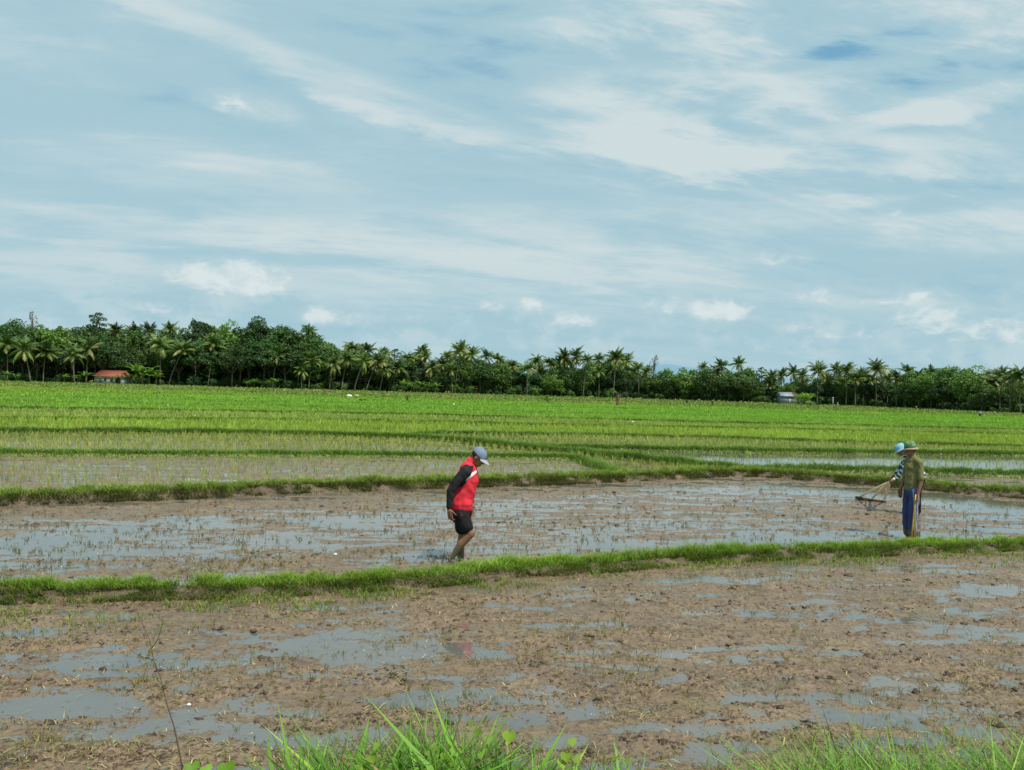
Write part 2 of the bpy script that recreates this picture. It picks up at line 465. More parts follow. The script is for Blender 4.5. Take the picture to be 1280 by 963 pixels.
BP = {}  # bund profile parameters: half width, height, step, across
BP['D1'] = (.24, .095, .035, 26); BP['D2'] = (.38, .15, .06, 24); BP['D2u'] = (.35, .14, .1, 14)
for k in ORDER[3:]: BP[k] = (.25, .11, .16 if k in ('D3', 'D4', 'D4r', 'D5r') else .4, 10)
BL = {}
for k in ORDER:
    hw, hh, step, na = BP[k]
    P = bund_line(k)
    if len(P) < 4: continue
    s, L = smooth_line(P, step)
    T = np.gradient(L, axis=0); T /= np.linalg.norm(T, axis=1)[:, None]
    Nn = np.stack([-T[:, 1], T[:, 0]], 1)
    BL[k] = (s, L, Nn)
    t = np.linspace(-1, 1, na)
    prof = hh * np.clip(1.12 - np.abs(t) ** 2.6 * 1.55, -.35, 1)
    wv = hw * (1 + .28 * perlin(s * 1.1, s * 0, 11))[:, None]
    hv = (1 + .2 * perlin(s * .8, s * 0, 13))[:, None]
    off = t[None, :] * wv
    XX = L[:, 0:1] + Nn[:, 0:1] * off; YY = L[:, 1:2] + Nn[:, 1:2] * off
    ZZ = prof[None, :] * hv
    if k in ('D1', 'D2', 'D2u'):
        nn = fbm(XX * 5, YY * 5 + ZZ * 8, 3, 4)
        ZZ = ZZ + .040 * nn * (prof[None, :] > 0)
        YY = YY + .09 * fbm(XX * 5, ZZ * 9 + 3, 19, 4) * (np.abs(t)[None, :] > .3)
    V = np.stack([XX, YY, ZZ - .015], -1).reshape(-1, 3)
    ii = np.arange(len(s) * na).reshape(len(s), na)
    Qb = np.stack([ii[:-1, :-1], ii[1:, :-1], ii[1:, 1:], ii[:-1, 1:]], -1).reshape(-1, 4)
    dark = np.zeros_like(XX); 
    gr = 0 * XX + (.0 if k in ('D1', 'D2') else .8)
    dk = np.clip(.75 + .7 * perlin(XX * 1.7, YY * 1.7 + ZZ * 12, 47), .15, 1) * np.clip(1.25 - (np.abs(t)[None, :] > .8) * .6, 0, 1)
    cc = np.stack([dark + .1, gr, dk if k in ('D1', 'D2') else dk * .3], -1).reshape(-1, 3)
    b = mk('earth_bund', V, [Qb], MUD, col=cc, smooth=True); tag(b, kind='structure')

# ------------------------------------------------------------------ grass on bunds
def gcol(n, base, var=.22, yellow=.15, dry=.0):
    c = np.array(base)[None, :] * (1 + var * (rng.rand(n, 1) * 2 - 1))
    m = rng.rand(n) < yellow
    c[m] = c[m] * np.array([1.42, 1.15, .9])
    m = rng.rand(n) < dry
    c[m] = np.array([.30, .23, .10]) * (.6 + .6 * rng.rand(m.sum(), 1))
    return c

def face_grass(k, n, hmin, hmax, wdt, cols, label, t0=.35, t1=1.05):
    # short scruffy growth on the side of a bund that looks at the road
    s, L, Nn = BL[k]; hw, hh, step, na = BP[k]
    si = rng.rand(n) * (len(s) - 1); i = si.astype(int); t = -(t0 + (t1 - t0) * rng.rand(n))
    p = L[i]; pn = perlin(p[:, 0] * 2.1, p[:, 1] * 2 + t * 2, 53) + .6 * perlin(p[:, 0] * 7, t * 4, 59)
    kp = pn > -.02; i, t, p = i[kp], t[kp], p[kp]; n = len(p)
    xy = p + Nn[i] * (t * hw * 1.15)[:, None] + np.column_stack([rng.rand(n) - .5, np.zeros(n)]) * step * 1.6; z = hh * np.clip(1.12 - np.abs(t) ** 2.6 * 1.55, .05, 1)
    cols = np.array(cols); c = cols[rng.randint(0, len(cols), n)] * (.6 + .8 * rng.rand(n, 1))
    o = blades('grass', np.column_stack([xy, z]), hmin + (hmax - hmin) * rng.rand(n), wdt, -math.pi / 2 + rng.normal(0, 1.0, n), .6 + 1.2 * rng.rand(n), c, GRASS)
    tag(o, label, 'grass')
def bund_grass(k, dens, hmin, hmax, wdt, base, spread=1.1, skew=0., dry=.06, patchy=.0, hang=0., label=None):
    s, L, Nn = BL[k]; hw, hh, step, na = BP[k]
    n = int(dens * (s[-1]))
    si = rng.rand(n) * (len(s) - 1); i = si.astype(int); f = (si - i)[:, None]
    p = L[i] * (1 - f) + L[np.minimum(i + 1, len(s) - 1)] * f
    t = np.clip(rng.normal(skew, .5 * spread, n), -1.5, 1.3)
    if patchy:
        pn = perlin(p[:, 0] * 1.3, p[:, 1] * 1.3 + t * 1.5, 23) + .5 * perlin(p[:, 0] * 5, t * 3, 29)
        keep = pn > (-.9 + patchy + .9 * np.clip(-t - .25, 0, 1) * 1.2)
        p, t, i = p[keep], t[keep], i[keep]; n = len(p)
    hvar = 1 + .35 * perlin(p[:, 0] * .9, p[:, 1] * .9, 37)
    xy = p + Nn[i] * (t * hw)[:, None]
    z = hh * np.clip(1.12 - np.abs(t) ** 2.6 * 1.55, 0, 1) * .95
    H = (hmin + (hmax - hmin) * rng.rand(n)) * hvar * np.where(np.abs(t) > .9, .55, 1)
    ang = rng.rand(n) * 2 * math.pi
    if k in ('D1', 'D2', 'D2u'): H = H * (.55 + .9 * np.clip(.5 + perlin(xy[:, 0] * 4.5, xy[:, 1] * 4.5, 97), 0, 1.2))
    c = gcol(n, base, .28, .2, dry)
    c *= (1 + .25 * perlin(p[:, 0] * .8, p[:, 1] * .8, 43))[:, None]
    lo = t < -.45
    c[lo] *= .8
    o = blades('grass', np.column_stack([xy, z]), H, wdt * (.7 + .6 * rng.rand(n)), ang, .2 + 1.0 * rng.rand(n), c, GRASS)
    tag(o, label or 'green grass growing along a paddy bund', 'grass')
    return o
G1 = (.205, .345, .050); G2 = (.20, .31, .055); G3 = (.14, .26, .048)
bund_grass('D1', 4000, .025, .115, .0065, G1, .95, .10, .08, .58, label='short green grass along the near bund behind the first mud paddy')
bund_grass('D2', 2300, .04, .15, .010, G2, 1.05, .12, .14, .35, label='green grass along the second bund beyond the flooded paddy')
face_grass('D1', 30000, .03, .10, .006, [(.16, .28, .045), (.14, .24, .04), (.20, .19, .06), (.09, .10, .03)], 'scruffy grass hanging down the near face of the first bund')
face_grass('D2', 46000, .03, .10, .009, [(.12, .17, .035), (.13, .14, .045), (.10, .08, .04), (.08, .10, .03)], 'olive and brown scruffy growth on the face of the second bund')
bund_grass('D2u', 1300, .06, .16, .014, G3, 1.2, label='thick grass along the bund behind the two farmers')
bund_grass('D3', 900, .06, .17, .015, G3, 1.1, label='grass on the bund beyond the seedling strip')
bund_grass('D4', 1200, .08, .24, .018, G3, 1.3, label='tall grass on the bund running down to the corner of the muddy paddy')
bund_grass('D4r', 800, .08, .20, .020, G3, 1.3, label='grass on the bund beyond the bright flooded strip')
bund_grass('D5r', 700, .08, .20, .024, G3, 1.3, label='grass on the bund in front of the yellow green rice')
bund_grass('D5', 420, .10, .25, .04, (.12, .25, .025), 1.3, label='dark grass line between the pale rice plots')
bund_grass('D6', 340, .10, .26, .045, (.12, .25, .025), 1.3, label='dark grass line before the bright green rice')
for k in ('D7', 'D8', 'D9', 'D10'):
    bund_grass(k, 180, .10, .28, .07, (.12, .25, .025), 1.4, label={'D7': 'thin dark grass line across the bright rice', 'D8': 'faint grass line in the middle of the far rice', 'D9': 'faint grass line in the far rice', 'D10': 'grass line at the far side of the rice fields'}[k])

# low grass tongues creeping onto the mud in front of bund one
n = 11000
px = rng.rand(n) * 1500 - 100
base_y = np.interp(px, PX, CV['D1'][0])
py = base_y + np.abs(rng.normal(0, 1, n)) * np.interp(px, [0, 150, 400, 700, 900, 1150, 1280], [16, 16, 12, 7, 8, 14, 8]) + 4
p = gnd(px, py)
keep = perlin(p[:, 0] * .9, p[:, 1] * 2.2, 61) + .45 * perlin(p[:, 0] * 4, p[:, 1] * 4, 67) > .02
p = p[keep]; n = len(p)
p[:, 2] = mud_height(p[:, 0], p[:, 1], False)
tag(blades('grass', p, .03 + .06 * rng.rand(n), .008, rng.rand(n) * 6.28, .3 + .8 * rng.rand(n), gcol(n, (.17, .27, .05), .3, .3, .12), GRASS), 'sparse low grass creeping onto the mud below the near bund', 'grass')

# ------------------------------------------------------------------ rice
def rice(idx, sp, h, wdt, nb, base, name='rice', label='', jit=.25, miss=.03, yel=.25, dmin=0, dmax=1e9, spreadr=.03, rot=.05):
    lo, hi = {}, {}
    # bounding box from curves
    a = ORDER[idx - 1]
    b = ORDER[idx] if idx < len(ORDER) else None
    A = gnd(PX, np.clip(CV[a][0], HOR(PX) + 4, None))
    Bc = gnd(PX, np.clip(CV[b][0], HOR(PX) + 4, None)) if b else A * 0 + 150
    y0 = max(min(A[:, 1].min(), Bc[:, 1].min()), dmin); y1 = min(max(A[:, 1].max(), Bc[:, 1].max()), dmax)
    xm = y1 * .78
    gx = np.arange(-xm, xm, sp); gy = np.arange(y0, y1, sp)
    GX, GY = np.meshgrid(gx, gy); GX = GX.ravel(); GY = GY.ravel()
    c, s_ = math.cos(rot), math.sin(rot)
    cy = (y0 + y1) / 2
    GX, GY = GX * c - (GY - cy) * s_, GX * s_ + (GY - cy) * c + cy
    GX = GX + rng.normal(0, sp * jit * .5, len(GX)); GY = GY + rng.normal(0, sp * jit * .5, len(GY))
    ok = (np.abs(GX) < GY * .78) & (rng.rand(len(GX)) > miss) & (GY > y0) & (GY < y1)
    GX, GY = GX[ok], GY[ok]
    r, px, py = region(GX, GY)
    # keep clear of the ridges
    ya = np.interp(px, PX, CV[a][0]); yb = np.interp(px, PX, CV[b][0]) if b else np.full(len(px), -1)
    sc = FPX / GY
    ok = (r == idx) & (ya - py > .30 * sc * CAMZ / GY) & (py - yb > .30 * sc * CAMZ / GY)
    GX, GY = GX[ok], GY[ok]
    n = len(GX)
    if n == 0: return
    hm = h * (1 + .3 * perlin(GX * .25, GY * .5, 81) + .15 * rng.normal(0, 1, n)); hm = np.clip(hm, h * .4, h * 1.7)
    tone = (1 + .22 * perlin(GX * .10, GY * .35, 83) + .15 * rng.normal(0, 1, n))
    X_ = np.repeat(GX, nb) + rng.normal(0, spreadr, n * nb); Y_ = np.repeat(GY, nb) + rng.normal(0, spreadr, n * nb)
    C = gcol(n * nb, base, .10, yel, .0) * np.repeat(np.clip(tone, .5, 1.5), nb)[:, None]
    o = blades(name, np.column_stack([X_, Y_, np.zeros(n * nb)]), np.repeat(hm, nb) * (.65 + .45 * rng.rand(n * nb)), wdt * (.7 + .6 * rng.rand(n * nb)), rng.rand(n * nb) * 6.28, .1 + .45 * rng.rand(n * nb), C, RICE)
    tag(o, label, 'rice')
YG = (.31, .38, .115); VG = (.225, .40, .062); PG = (.16, .20, .055)
rice(2, .27, .15, .010, 3, (.16, .20, .05), label='thin rice seedlings in the small wet plot behind the farmers', miss=.4)
# region numbering: idx = number of curves passed
rice(3, .27, .17, .011, 4, (.30, .40, .08), label='sparse rice seedlings in the muddy strip beyond the second bund', miss=.12)
rice(4, .26, .24, .012, 5, YG, label='yellow green rice seedlings standing in pale water', yel=.5)
rice(5, .27, .15, .012, 3, (.30, .40, .08), label='sparse seedlings in the bright flooded strip on the right', miss=.5)
rice(6, .26, .27, .018, 5, (.29, .36, .12), label='pale olive rice seedlings in rows', yel=.35)
rice(7, .27, .32, .026, 6, (.275, .40, .075), label='yellow green young rice in dense rows', yel=.3)
rice(8, .30, .30, .035, 5, (.27, .37, .10), label='pale green rice in rows before the bright plots', yel=.3)
rice(9, .28, .34, .055, 6, VG, label='bright green rice beyond the dark grass line', yel=.1)
rice(10, .34, .34, .08, 6, (.215, .39, .060), label='bright green rice in the middle distance', yel=.1)
rice(11, .48, .34, .12, 6, (.215, .385, .060), label='bright green far rice plots', yel=.12, dmax=140)
rice(12, .6, .28, .16, 5, (.23, .33, .075), label='dull green rice far away below the trees', yel=.3, dmax=150)
n = 60000
yy_ = 1 / (1 / 285. + (1 / 128. - 1 / 285.) * rng.rand(n)); xx_ = (rng.rand(n) * 2 - 1) * .76 * yy_
kk = perlin(xx_ * .03, yy_ * .12, 301) + .5 * perlin(xx_ * .1, yy_ * .5, 303)
sel = (kk > -.15); xx_, yy_, kk = xx_[sel], yy_[sel], kk[sel]; n = len(xx_)
cc_ = np.where((kk > .3)[:, None], np.array([[.27, .27, .10]]), np.array([[.16, .25, .05]])) * (.7 + .6 * rng.rand(n, 1))
tag(blades('weeds', np.column_stack([xx_, yy_, np.full(n, -.06)]), .2 + .45 * rng.rand(n), .30, rng.rand(n) * 6.28, .2 + .6 * rng.rand(n), cc_, GRASS), 'rough weeds on the fallow ground at the foot of the tree line', 'weeds')

# ------------------------------------------------------------------ debris in the mud: clods, straw, sprouts
def scatter(n, ymin, ymax, power=1.0, xr=.78):
    d = 1 / (1 / ymax + (1 / ymin - 1 / ymax) * rng.rand(n) ** power)
    x = (rng.rand(n) * 2 - 1) * xr * d
    return x, d
x, y = scatter(52000, 3.6, 20)
r, px_, py_ = region(x, y); z = mud_height(x, y, False)
pat = perlin(x * .9, y * 2.4, 71) + .5 * perlin(x * 3, y * 5, 77)
k = (r <= 1) & (z > -.004) & ((pat > .12) | (rng.rand(len(x)) < .06))
x, y, z = x[k], y[k], z[k]
ico = MB(); ico.ball((0, 0, 0), 1, seg=5, rings=4)
bv = np.concatenate(ico.V); bq = np.concatenate(ico.Q); bt = np.concatenate(ico.T)
n = len(x); nv = len(bv)
sz = (.0022 + .0075 * rng.rand(n) ** 3 + (.011 * rng.rand(n) ** 16)) * (1 + .06 * y)
jit = 1 + .42 * rng.normal(0, 1, (n, nv, 1))
Vc = bv[None] * jit * sz[:, None, None] * np.stack([1 + rng.rand(n), 1 + .5 * rng.rand(n), .5 + .35 * rng.rand(n)], 1)[:, None, :]
Vc = Vc + np.stack([x, y, np.maximum(z, 0) + sz * .25], 1)[:, None, :]
ii = np.arange(n)[:, None, None] * nv
o = mk('mud_clods', Vc.reshape(-1, 3), [(bq[None] + ii).reshape(-1, 4), (bt[None] + ii).reshape(-1, 3)], CLOD, smooth=False)
tag(o, 'dark crumbs and clods of earth scattered over the wet mud', 'clods', kind='stuff')

def lying(n, ymin, ymax, lmin, lmax, wd, pal, name, label, cat, thr=.05, regs=(0, 1), zt=.4):
    x, y = scatter(n, ymin, ymax)
    r, _, _ = region(x, y); z = mud_height(x, y, False)
    pat = perlin(x * .8, y * 2.0, 171) + .5 * perlin(x * 3, y * 5, 177)
    k = np.isin(r, regs) & ((pat > thr) | (rng.rand(len(x)) < .15)) & ((z > -.006) | (rng.rand(len(x)) < .2))
    x, y, z = x[k], y[k], np.maximum(z[k], 0); n = len(x)
    L = lmin + (lmax - lmin) * rng.rand(n) ** 2; a = rng.rand(n) * 6.28
    up = zt * rng.rand(n) ** 2
    d = np.stack([np.cos(a), np.sin(a), up], 1) * L[:, None]
    s = np.stack([-np.sin(a), np.cos(a), np.zeros(n)], 1) * (wd * (1 + .05 * y))[:, None] * .5
    p0 = np.stack([x, y, z + .004], 1)
    mid = p0 + d * .5 + np.stack([np.zeros(n), np.zeros(n), L * .12], 1)
    V = np.stack([p0 - s, p0 + s, mid + s, mid - s, p0 + d], 1).reshape(-1, 3)
    i = np.arange(n)[:, None] * 5
    pal = np.array(pal); c = pal[rng.randint(0, len(pal), n)] * (.7 + .6 * rng.rand(n, 1))
    o = mk(name, V, [i + np.array([[0, 1, 2, 3]]), i + np.array([[3, 2, 4]])], DEBRIS, col=np.repeat(c, 5, 0))
    tag(o, label, cat, kind='stuff')
lying(34000, 3.6, 11.5, .012, .085, .0052, [(.38, .31, .15), (.27, .22, .10), (.13, .08, .045), (.18, .19, .07), (.10, .06, .04)], 'straw', 'bits of straw and rotting stubble lying on the near mud', 'straw')
lying(16000, 9, 21, .02, .11, .006, [(.26, .21, .09), (.20, .18, .07), (.14, .13, .05), (.12, .10, .05)], 'straw', 'straw and rotting stubble lying in the flooded middle paddy', 'straw', thr=-.05, regs=(1,))

def sprouts(ncl, ymin, ymax, regs, h, wd, base, label, thr=0., nb=6, power=1., watery=False):
    x, y = scatter(ncl, ymin, ymax, power)
    r, _, _ = region(x, y); z = mud_height(x, y, False)
    pat = perlin(x * .7, y * 1.6, 271) + .5 * perlin(x * 3, y * 5, 277)
    k = np.isin(r, regs) & (pat > thr)
    x, y, z = x[k], y[k], np.maximum(z[k], -.01); n = len(x)
    m = rng.randint(2, nb + 1, n); tot = m.sum()
    X_ = np.repeat(x, m) + rng.normal(0, .014, tot); Y_ = np.repeat(y, m) + rng.normal(0, .014, tot); Z_ = np.repeat(z, m)
    hh = np.repeat(h * (.4 + .9 * rng.rand(n) ** 1.5), m) * (.6 + .5 * rng.rand(tot))
    c = gcol(tot, base, .3, .35, .35)
    tag(blades('weeds', np.column_stack([X_, Y_, Z_]), hh, wd * (1 + .02 * Y_), rng.rand(tot) * 6.28, .3 + 1.0 * rng.rand(tot), c, GRASS), label, 'weeds')
sprouts(6000, 3.8, 11.5, (0,), .07, .0050, (.20, .215, .075), 'small drowned weeds and sprouts in the near mud', thr=.0)
sprouts(8000, 8.5, 22, (1,), .075, .006, (.14, .15, .045), 'short drowned weeds in the flooded middle paddy', thr=-.15)

# ------------------------------------------------------------------ roadside bank and its grass
bx = np.linspace(-7, 7, 120); by = np.linspace(-2.0, 4.3, 40)
BX, BY = np.meshgrid(bx, by)
def bank_z(x, y):
    return np.clip((4.15 + .12 * perlin(x * .8, x * 0, 3) - y) / 1.9, -.05, 1) ** 1.0 * .72 + .03 * fbm(x * 2.5, y * 2.5, 9, 3) * (y < 4.1)
BZ = bank_z(BX, BY)
ii = np.arange(BX.size).reshape(BX.shape)
bank = mk('bank', np.stack([BX, BY, BZ], -1).reshape(-1, 3), [np.stack([ii[:-1, :-1], ii[:-1, 1:], ii[1:, 1:], ii[1:, :-1]], -1).reshape(-1, 4)], MUD,
          col=np.tile([.1, .9, 0], (BX.size, 1)), smooth=True); tag(bank, kind='structure')

def bank_tuft(pxs, depth, top_py, n, spread, wd, base, bend=(.15, .7), hvar=.5, dry=.04, yel=.15):
    """blades whose tips reach about top_py when seen at pxs"""
    P_ = []; H_ = []
    for q in range(n):
        d = depth + rng.normal(0, .12)
        px = pxs[0] + (pxs[1] - pxs[0]) * rng.rand() if isinstance(pxs, tuple) else pxs + rng.normal(0, spread)
        b = at_depth(px, 800., d); x = b[0]
        zb = float(bank_z(np.array([x]), np.array([d]))[0])
        tp = top_py(px) if callable(top_py) else top_py
        ztop = at_depth(px, tp, d)[2]
        h = max(.05, (ztop - zb) * (1 - hvar * rng.rand() ** .8) * (1.0 + .32 * float(perlin(np.array([px / 26.]), np.array([d * 3]), 7)[0])))
        P_.append((x, d, zb)); H_.append(h)
    n = len(P_)
    b = bend[0] + (bend[1] - bend[0]) * rng.rand(n)
    return np.array(P_), np.array(H_), wd * (.6 + .8 * rng.rand(n)), rng.rand(n) * 6.28, b, gcol(n, base, .55, yel, dry)
sets = []
topf = lambda px: np.interp(px, [340, 380, 430, 500, 560, 590, 620, 660, 700, 760, 820], [940, 925, 912, 905, 892, 886, 905, 925, 935, 942, 948])
sets.append(bank_tuft((350, 800), 3.75, lambda p: topf(p) + 7, 2500, 0, .011, (.125, .27, .045), bend=(.2, 1.0), hvar=.75))
sets.append(bank_tuft((470, 640), 3.7, lambda px: np.interp(px, [470, 560, 590, 640], [915, 892, 884, 915]) + 2, 420, 0, .012, (.14, .29, .05), hvar=.7))
topr = lambda px: np.interp(px, [760, 860, 900, 940, 1000, 1080, 1180, 1280], [950, 942, 935, 940, 935, 925, 930, 928])
sets.append(bank_tuft((780, 1420), 3.75, lambda p: topr(p) + 6, 1000, 0, .010, (.14, .26, .05), hvar=.9, bend=(.2, 1.0)))
sets.append(bank_tuft((1000, 1420), 3.6, lambda px: 944, 5200, 0, .011, (.155, .30, .05), hvar=.5, bend=(.4, 1.5)))
sets.append(bank_tuft((1062, 1082), 3.9, 887, 12, 0, .010, (.12, .20, .04), bend=(.05, .3)))
sets.append(bank_tuft((1000, 1030), 3.9, 912, 10, 0, .008, (.12, .20, .04), bend=(.05, .3)))
sets.append(bank_tuft((-140, 350), 3.7, lambda px: 952, 260, 0, .008, (.13, .24, .04), hvar=.6))
sets.append(bank_tuft((-700, 2000), 3.2, lambda px: 1000, 2600, 0, .010, (.17, .32, .04), hvar=.4))
a = [np.concatenate([s[i] for s in sets]) for i in range(6)]
tag(blades('grass', *a, GRASS), 'long fresh green grass on the roadside bank in the foreground', 'grass')

# ------------------------------------------------------------------ tree kit
def frond_mesh(mb, az_, elev, L, droop, base_col, nl=26, ll=.95, rs=None):
    rs = rs or rng
    d = np.array([math.cos(az_), math.sin(az_)])
    t = np.linspace(0, 1, 10)
    e = elev - droop * t ** 1.3
    seg = L / 9
    hor = np.concatenate([[0], np.cumsum(np.cos(e[:-1]) * seg)]); ver = np.concatenate([[0], np.cumsum(np.sin(e[:-1]) * seg)])
    pts = np.stack([hor * d[0], hor * d[1], ver], 1)
    mb.tube(pts, np.linspace(.07, .015, 10), n=3, col=np.array(base_col) * 1.2, cap=False)
    side = np.array([-d[1], d[0], 0.])
    u = np.linspace(.14, .99, nl)
    pos = np.stack([np.interp(u, t, pts[:, i]) for i in range(3)], 1)
    ee = np.interp(u, t, e)
    fw = np.stack([np.cos(ee) * d[0], np.cos(ee) * d[1], np.sin(ee)], 1)
    for sg in (-1, 1):
        ln = ll * np.sin(np.clip(u * 1.05, 0, 1) * math.pi * .86 + .35) * (.8 + .35 * rs.rand(nl))
        dr = -(.35 + .55 * rs.rand(nl))
        dirn = side * sg * .75 + fw * .55 + np.stack([0 * dr, 0 * dr, dr], 1)
        dirn /= np.linalg.norm(dirn, axis=1)[:, None]
        tip = pos + dirn * ln[:, None]
        w_ = fw * .085
        V = np.stack([pos - w_, pos + w_, tip + w_ * .35, tip - w_ * .35], 1).reshape(-1, 3)
        c = np.array(base_col)[None] * (.75 + .5 * rs.rand(nl, 1))
        mb.add(V, Q=np.arange(nl)[:, None] * 4 + np.arange(4)[None], col=np.repeat(c, 4, 0))

PALMS = []
for v in range(14):
    rs = np.random.RandomState(100 + v)
    mb = MB(); nf = rs.randint(22, 38); dr0 = 28 + 34 * rs.rand(); lean_ = rs.normal(0, .18, 2)
    for i in range(nf):
        q = i / nf
        el = R(86) - q * R(100 + 10 * (v % 4)) + rs.normal(0, .2)
        el += lean_[0] * math.cos(i * 2.4) + lean_[1] * math.sin(i * 2.4)
        if rs.rand() < .07: continue
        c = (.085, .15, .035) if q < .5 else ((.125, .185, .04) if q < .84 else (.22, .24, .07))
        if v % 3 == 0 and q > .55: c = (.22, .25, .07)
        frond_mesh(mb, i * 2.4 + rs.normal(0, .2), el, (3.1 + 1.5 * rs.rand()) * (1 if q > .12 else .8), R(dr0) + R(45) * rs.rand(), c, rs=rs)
    for i in range(7):
        a_ = rs.rand() * 6.28
        mb.ball((math.cos(a_) * .3, math.sin(a_) * .3, -.35 - .2 * rs.rand()), .16, col=(.12, .13, .04), seg=6, rings=4)
    o = mb.build('crown', PALM); me = o.data; bpy.data.objects.remove(o); PALMS.append(me)

def leaf_cloud(mb, centers, radii, per, size, base, rs, flat=1., zdark=None):
    """leaf sprays around clump centres"""
    zc = np.array([c[2] for c in centers]); zmin, zmax = zc.min(), zc.max() + 1e-3
    for c, r_ in zip(centers, radii):
        n = per
        d = rs.normal(0, 1, (n, 3)); d /= np.linalg.norm(d, axis=1)[:, None]
        d[:, 2] = np.where(d[:, 2] < -.35, -d[:, 2], d[:, 2])
        rad = r_ * (.55 + .55 * rs.rand(n, 1) ** .6)
        p = np.array(c) + d * rad * np.array([1, 1, flat])
        nn = d + rs.normal(0, .55, (n, 3)); nn /= np.linalg.norm(nn, axis=1)[:, None]
        a = np.cross(nn, rs.normal(0, 1, (n, 3))); a /= np.linalg.norm(a, axis=1)[:, None]
        b = np.cross(nn, a)
        s = size * (.6 + .8 * rs.rand(n, 1))
        V = np.stack([p - a * s * .5, p + b * s * .32, p + a * s * .5, p - b * s * .32], 1).reshape(-1, 3)
        tone = (.62 + .5 * (c[2] - zmin) / (zmax - zmin)) * (.8 + .4 * rs.rand())  # lower clumps darker: inner shade of the crown put into leaf colour
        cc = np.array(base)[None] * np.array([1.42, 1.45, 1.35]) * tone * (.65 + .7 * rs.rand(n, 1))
        mb.add(V, Q=np.arange(n)[:, None] * 4 + np.arange(4)[None], col=np.repeat(cc, 4, 0))

TREES = {}
def make_tree(kind, v):
    rs = np.random.RandomState(hash_(kind) + v * 13)
    mb = MB(); tk = MB()
    if kind == 'round':      # height 14, dense rounded crown
        H = 14; base = [(.034, .072, .018), (.045, .085, .02), (.030, .062, .020)][v % 3]
        cen = []; rad = []
        for i in range(60):
            d = rs.normal(0, 1, 3); d /= np.linalg.norm(d); d[2] = abs(d[2]) * 1.0 - .35
            rr = (.72 + .3 * rs.rand())
            cen.append((d[0] * 4.4 * rr, d[1] * 4.4 * rr, 8.2 + d[2] * 5.0 * rr)); rad.append(1.0 + .8 * rs.rand())
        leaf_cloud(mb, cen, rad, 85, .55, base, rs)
        top = 5
    elif kind == 'spread':   # wide layered canopy
        H = 15; base = [(.030, .066, .016), (.036, .075, .016)][v % 2]
        cen = []; rad = []
        for i in range(75):
            a = rs.rand() * 6.28; q = math.sqrt(rs.rand()); z = 7 + 7 * (1 - q ** 2.2) * (.55 + .45 * rs.rand()) + rs.normal(0, .4)
            cen.append((math.cos(a) * q * 7.5, math.sin(a) * q * 6, z)); rad.append(1.1 + .9 * rs.rand())
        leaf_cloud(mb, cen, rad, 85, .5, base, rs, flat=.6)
        top = 6
    elif kind == 'light':    # lighter green bushy
        H = 11; base = [(.072, .125, .022), (.060, .110, .024)][v % 2]
        cen = []; rad = []
        for i in range(55):
            d = rs.normal(0, 1, 3); d /= np.linalg.norm(d); rr = .6 + .45 * rs.rand()
            cen.append((d[0] * 3.6 * rr, d[1] * 3.6 * rr, 6.2 + d[2] * 4.2 * rr)); rad.append(.9 + .7 * rs.rand())
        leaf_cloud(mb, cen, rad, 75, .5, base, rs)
        top = 4
    elif kind == 'open':     # open tiered crown, sky between
        H = 15; base = (.028, .06, .022); cen = []; rad = []
        for i in range(17):
            z = 7.5 + 7 * i / 16; a = i * 2.4; q = 3.4 * (1 - .55 * i / 16) * (.5 + .5 * rs.rand())
            p = (math.cos(a) * q, math.sin(a) * q, z); cen.append(p); rad.append(1.0 + .4 * rs.rand())
            tk.tube([(0, 0, z - 1.4), (p[0] * .6, p[1] * .6, z - .6), p], [.1, .07, .03], n=4)
        leaf_cloud(mb, cen, rad, 60, .5, base, rs, flat=.4)
        top = 13
    elif kind == 'bare':     # nearly leafless
        H = 14; base = (.06, .055, .04); cen = []; rad = []
        for i in range(26):
            z = 7 + 7 * rs.rand(); a = rs.rand() * 6.28; q = 2.6 * rs.rand()
            p = (math.cos(a) * q, math.sin(a) * q, z); cen.append(p); rad.append(.6)
            tk.tube([(0, 0, max(5, z - 3)), (p[0] * .5, p[1] * .5, z - 1), p], [.09, .06, .02], n=4)
        leaf_cloud(mb, cen, rad, 14, .35, base, rs)
        top = 12
    elif kind == 'bush':     # low undergrowth
        H = 4; base = [(.045, .095, .022), (.065, .12, .03), (.035, .075, .022)][v % 3]; cen = []; rad = []
        for i in range(26):
            d = rs.normal(0, 1, 3); d /= np.linalg.norm(d); rr = .6 + .4 * rs.rand()
            cen.append((d[0] * 2.3 * rr, d[1] * 1.8 * rr, 1.7 + d[2] * 1.6 * rr)); rad.append(.6 + .4 * rs.rand())
        leaf_cloud(mb, cen, rad, 60, .4, base, rs)
        top = 1.5
    tk.tube([(0, 0, -.2), (.1, .05, top * .5), (.0, -.1, top), (0.15, .1, top + 2)], [.32 if H > 5 else .08, .25 if H > 5 else .06, .2 if H > 5 else .05, .08], n=7)
    if H > 5 and kind in ('round', 'spread', 'light'):
        for i in range(6):
            a = i * 1.05 + rs.rand(); q = 2.5 + rs.rand()
            tk.tube([(0, 0, top - .8), (math.cos(a) * q * .5, math.sin(a) * q * .5, top + .8), (math.cos(a) * q, math.sin(a) * q, top + 2.6)], [.17, .12, .04], n=5)
    a = mb.build('crown', LEAF); b = tk.build('trunk', BARK)
    ma, mb_ = a.data, b.data; bpy.data.objects.remove(a); bpy.data.objects.remove(b)
    return ma, mb_, H
def hash_(s): return sum(ord(c) * (i + 1) for i, c in enumerate(s)) % 9999
for kind, nv_ in (('round', 6), ('spread', 4), ('light', 4), ('open', 2), ('bare', 1), ('bush', 6)):
    TREES[kind] = [make_tree(kind, v) for v in range(nv_)]
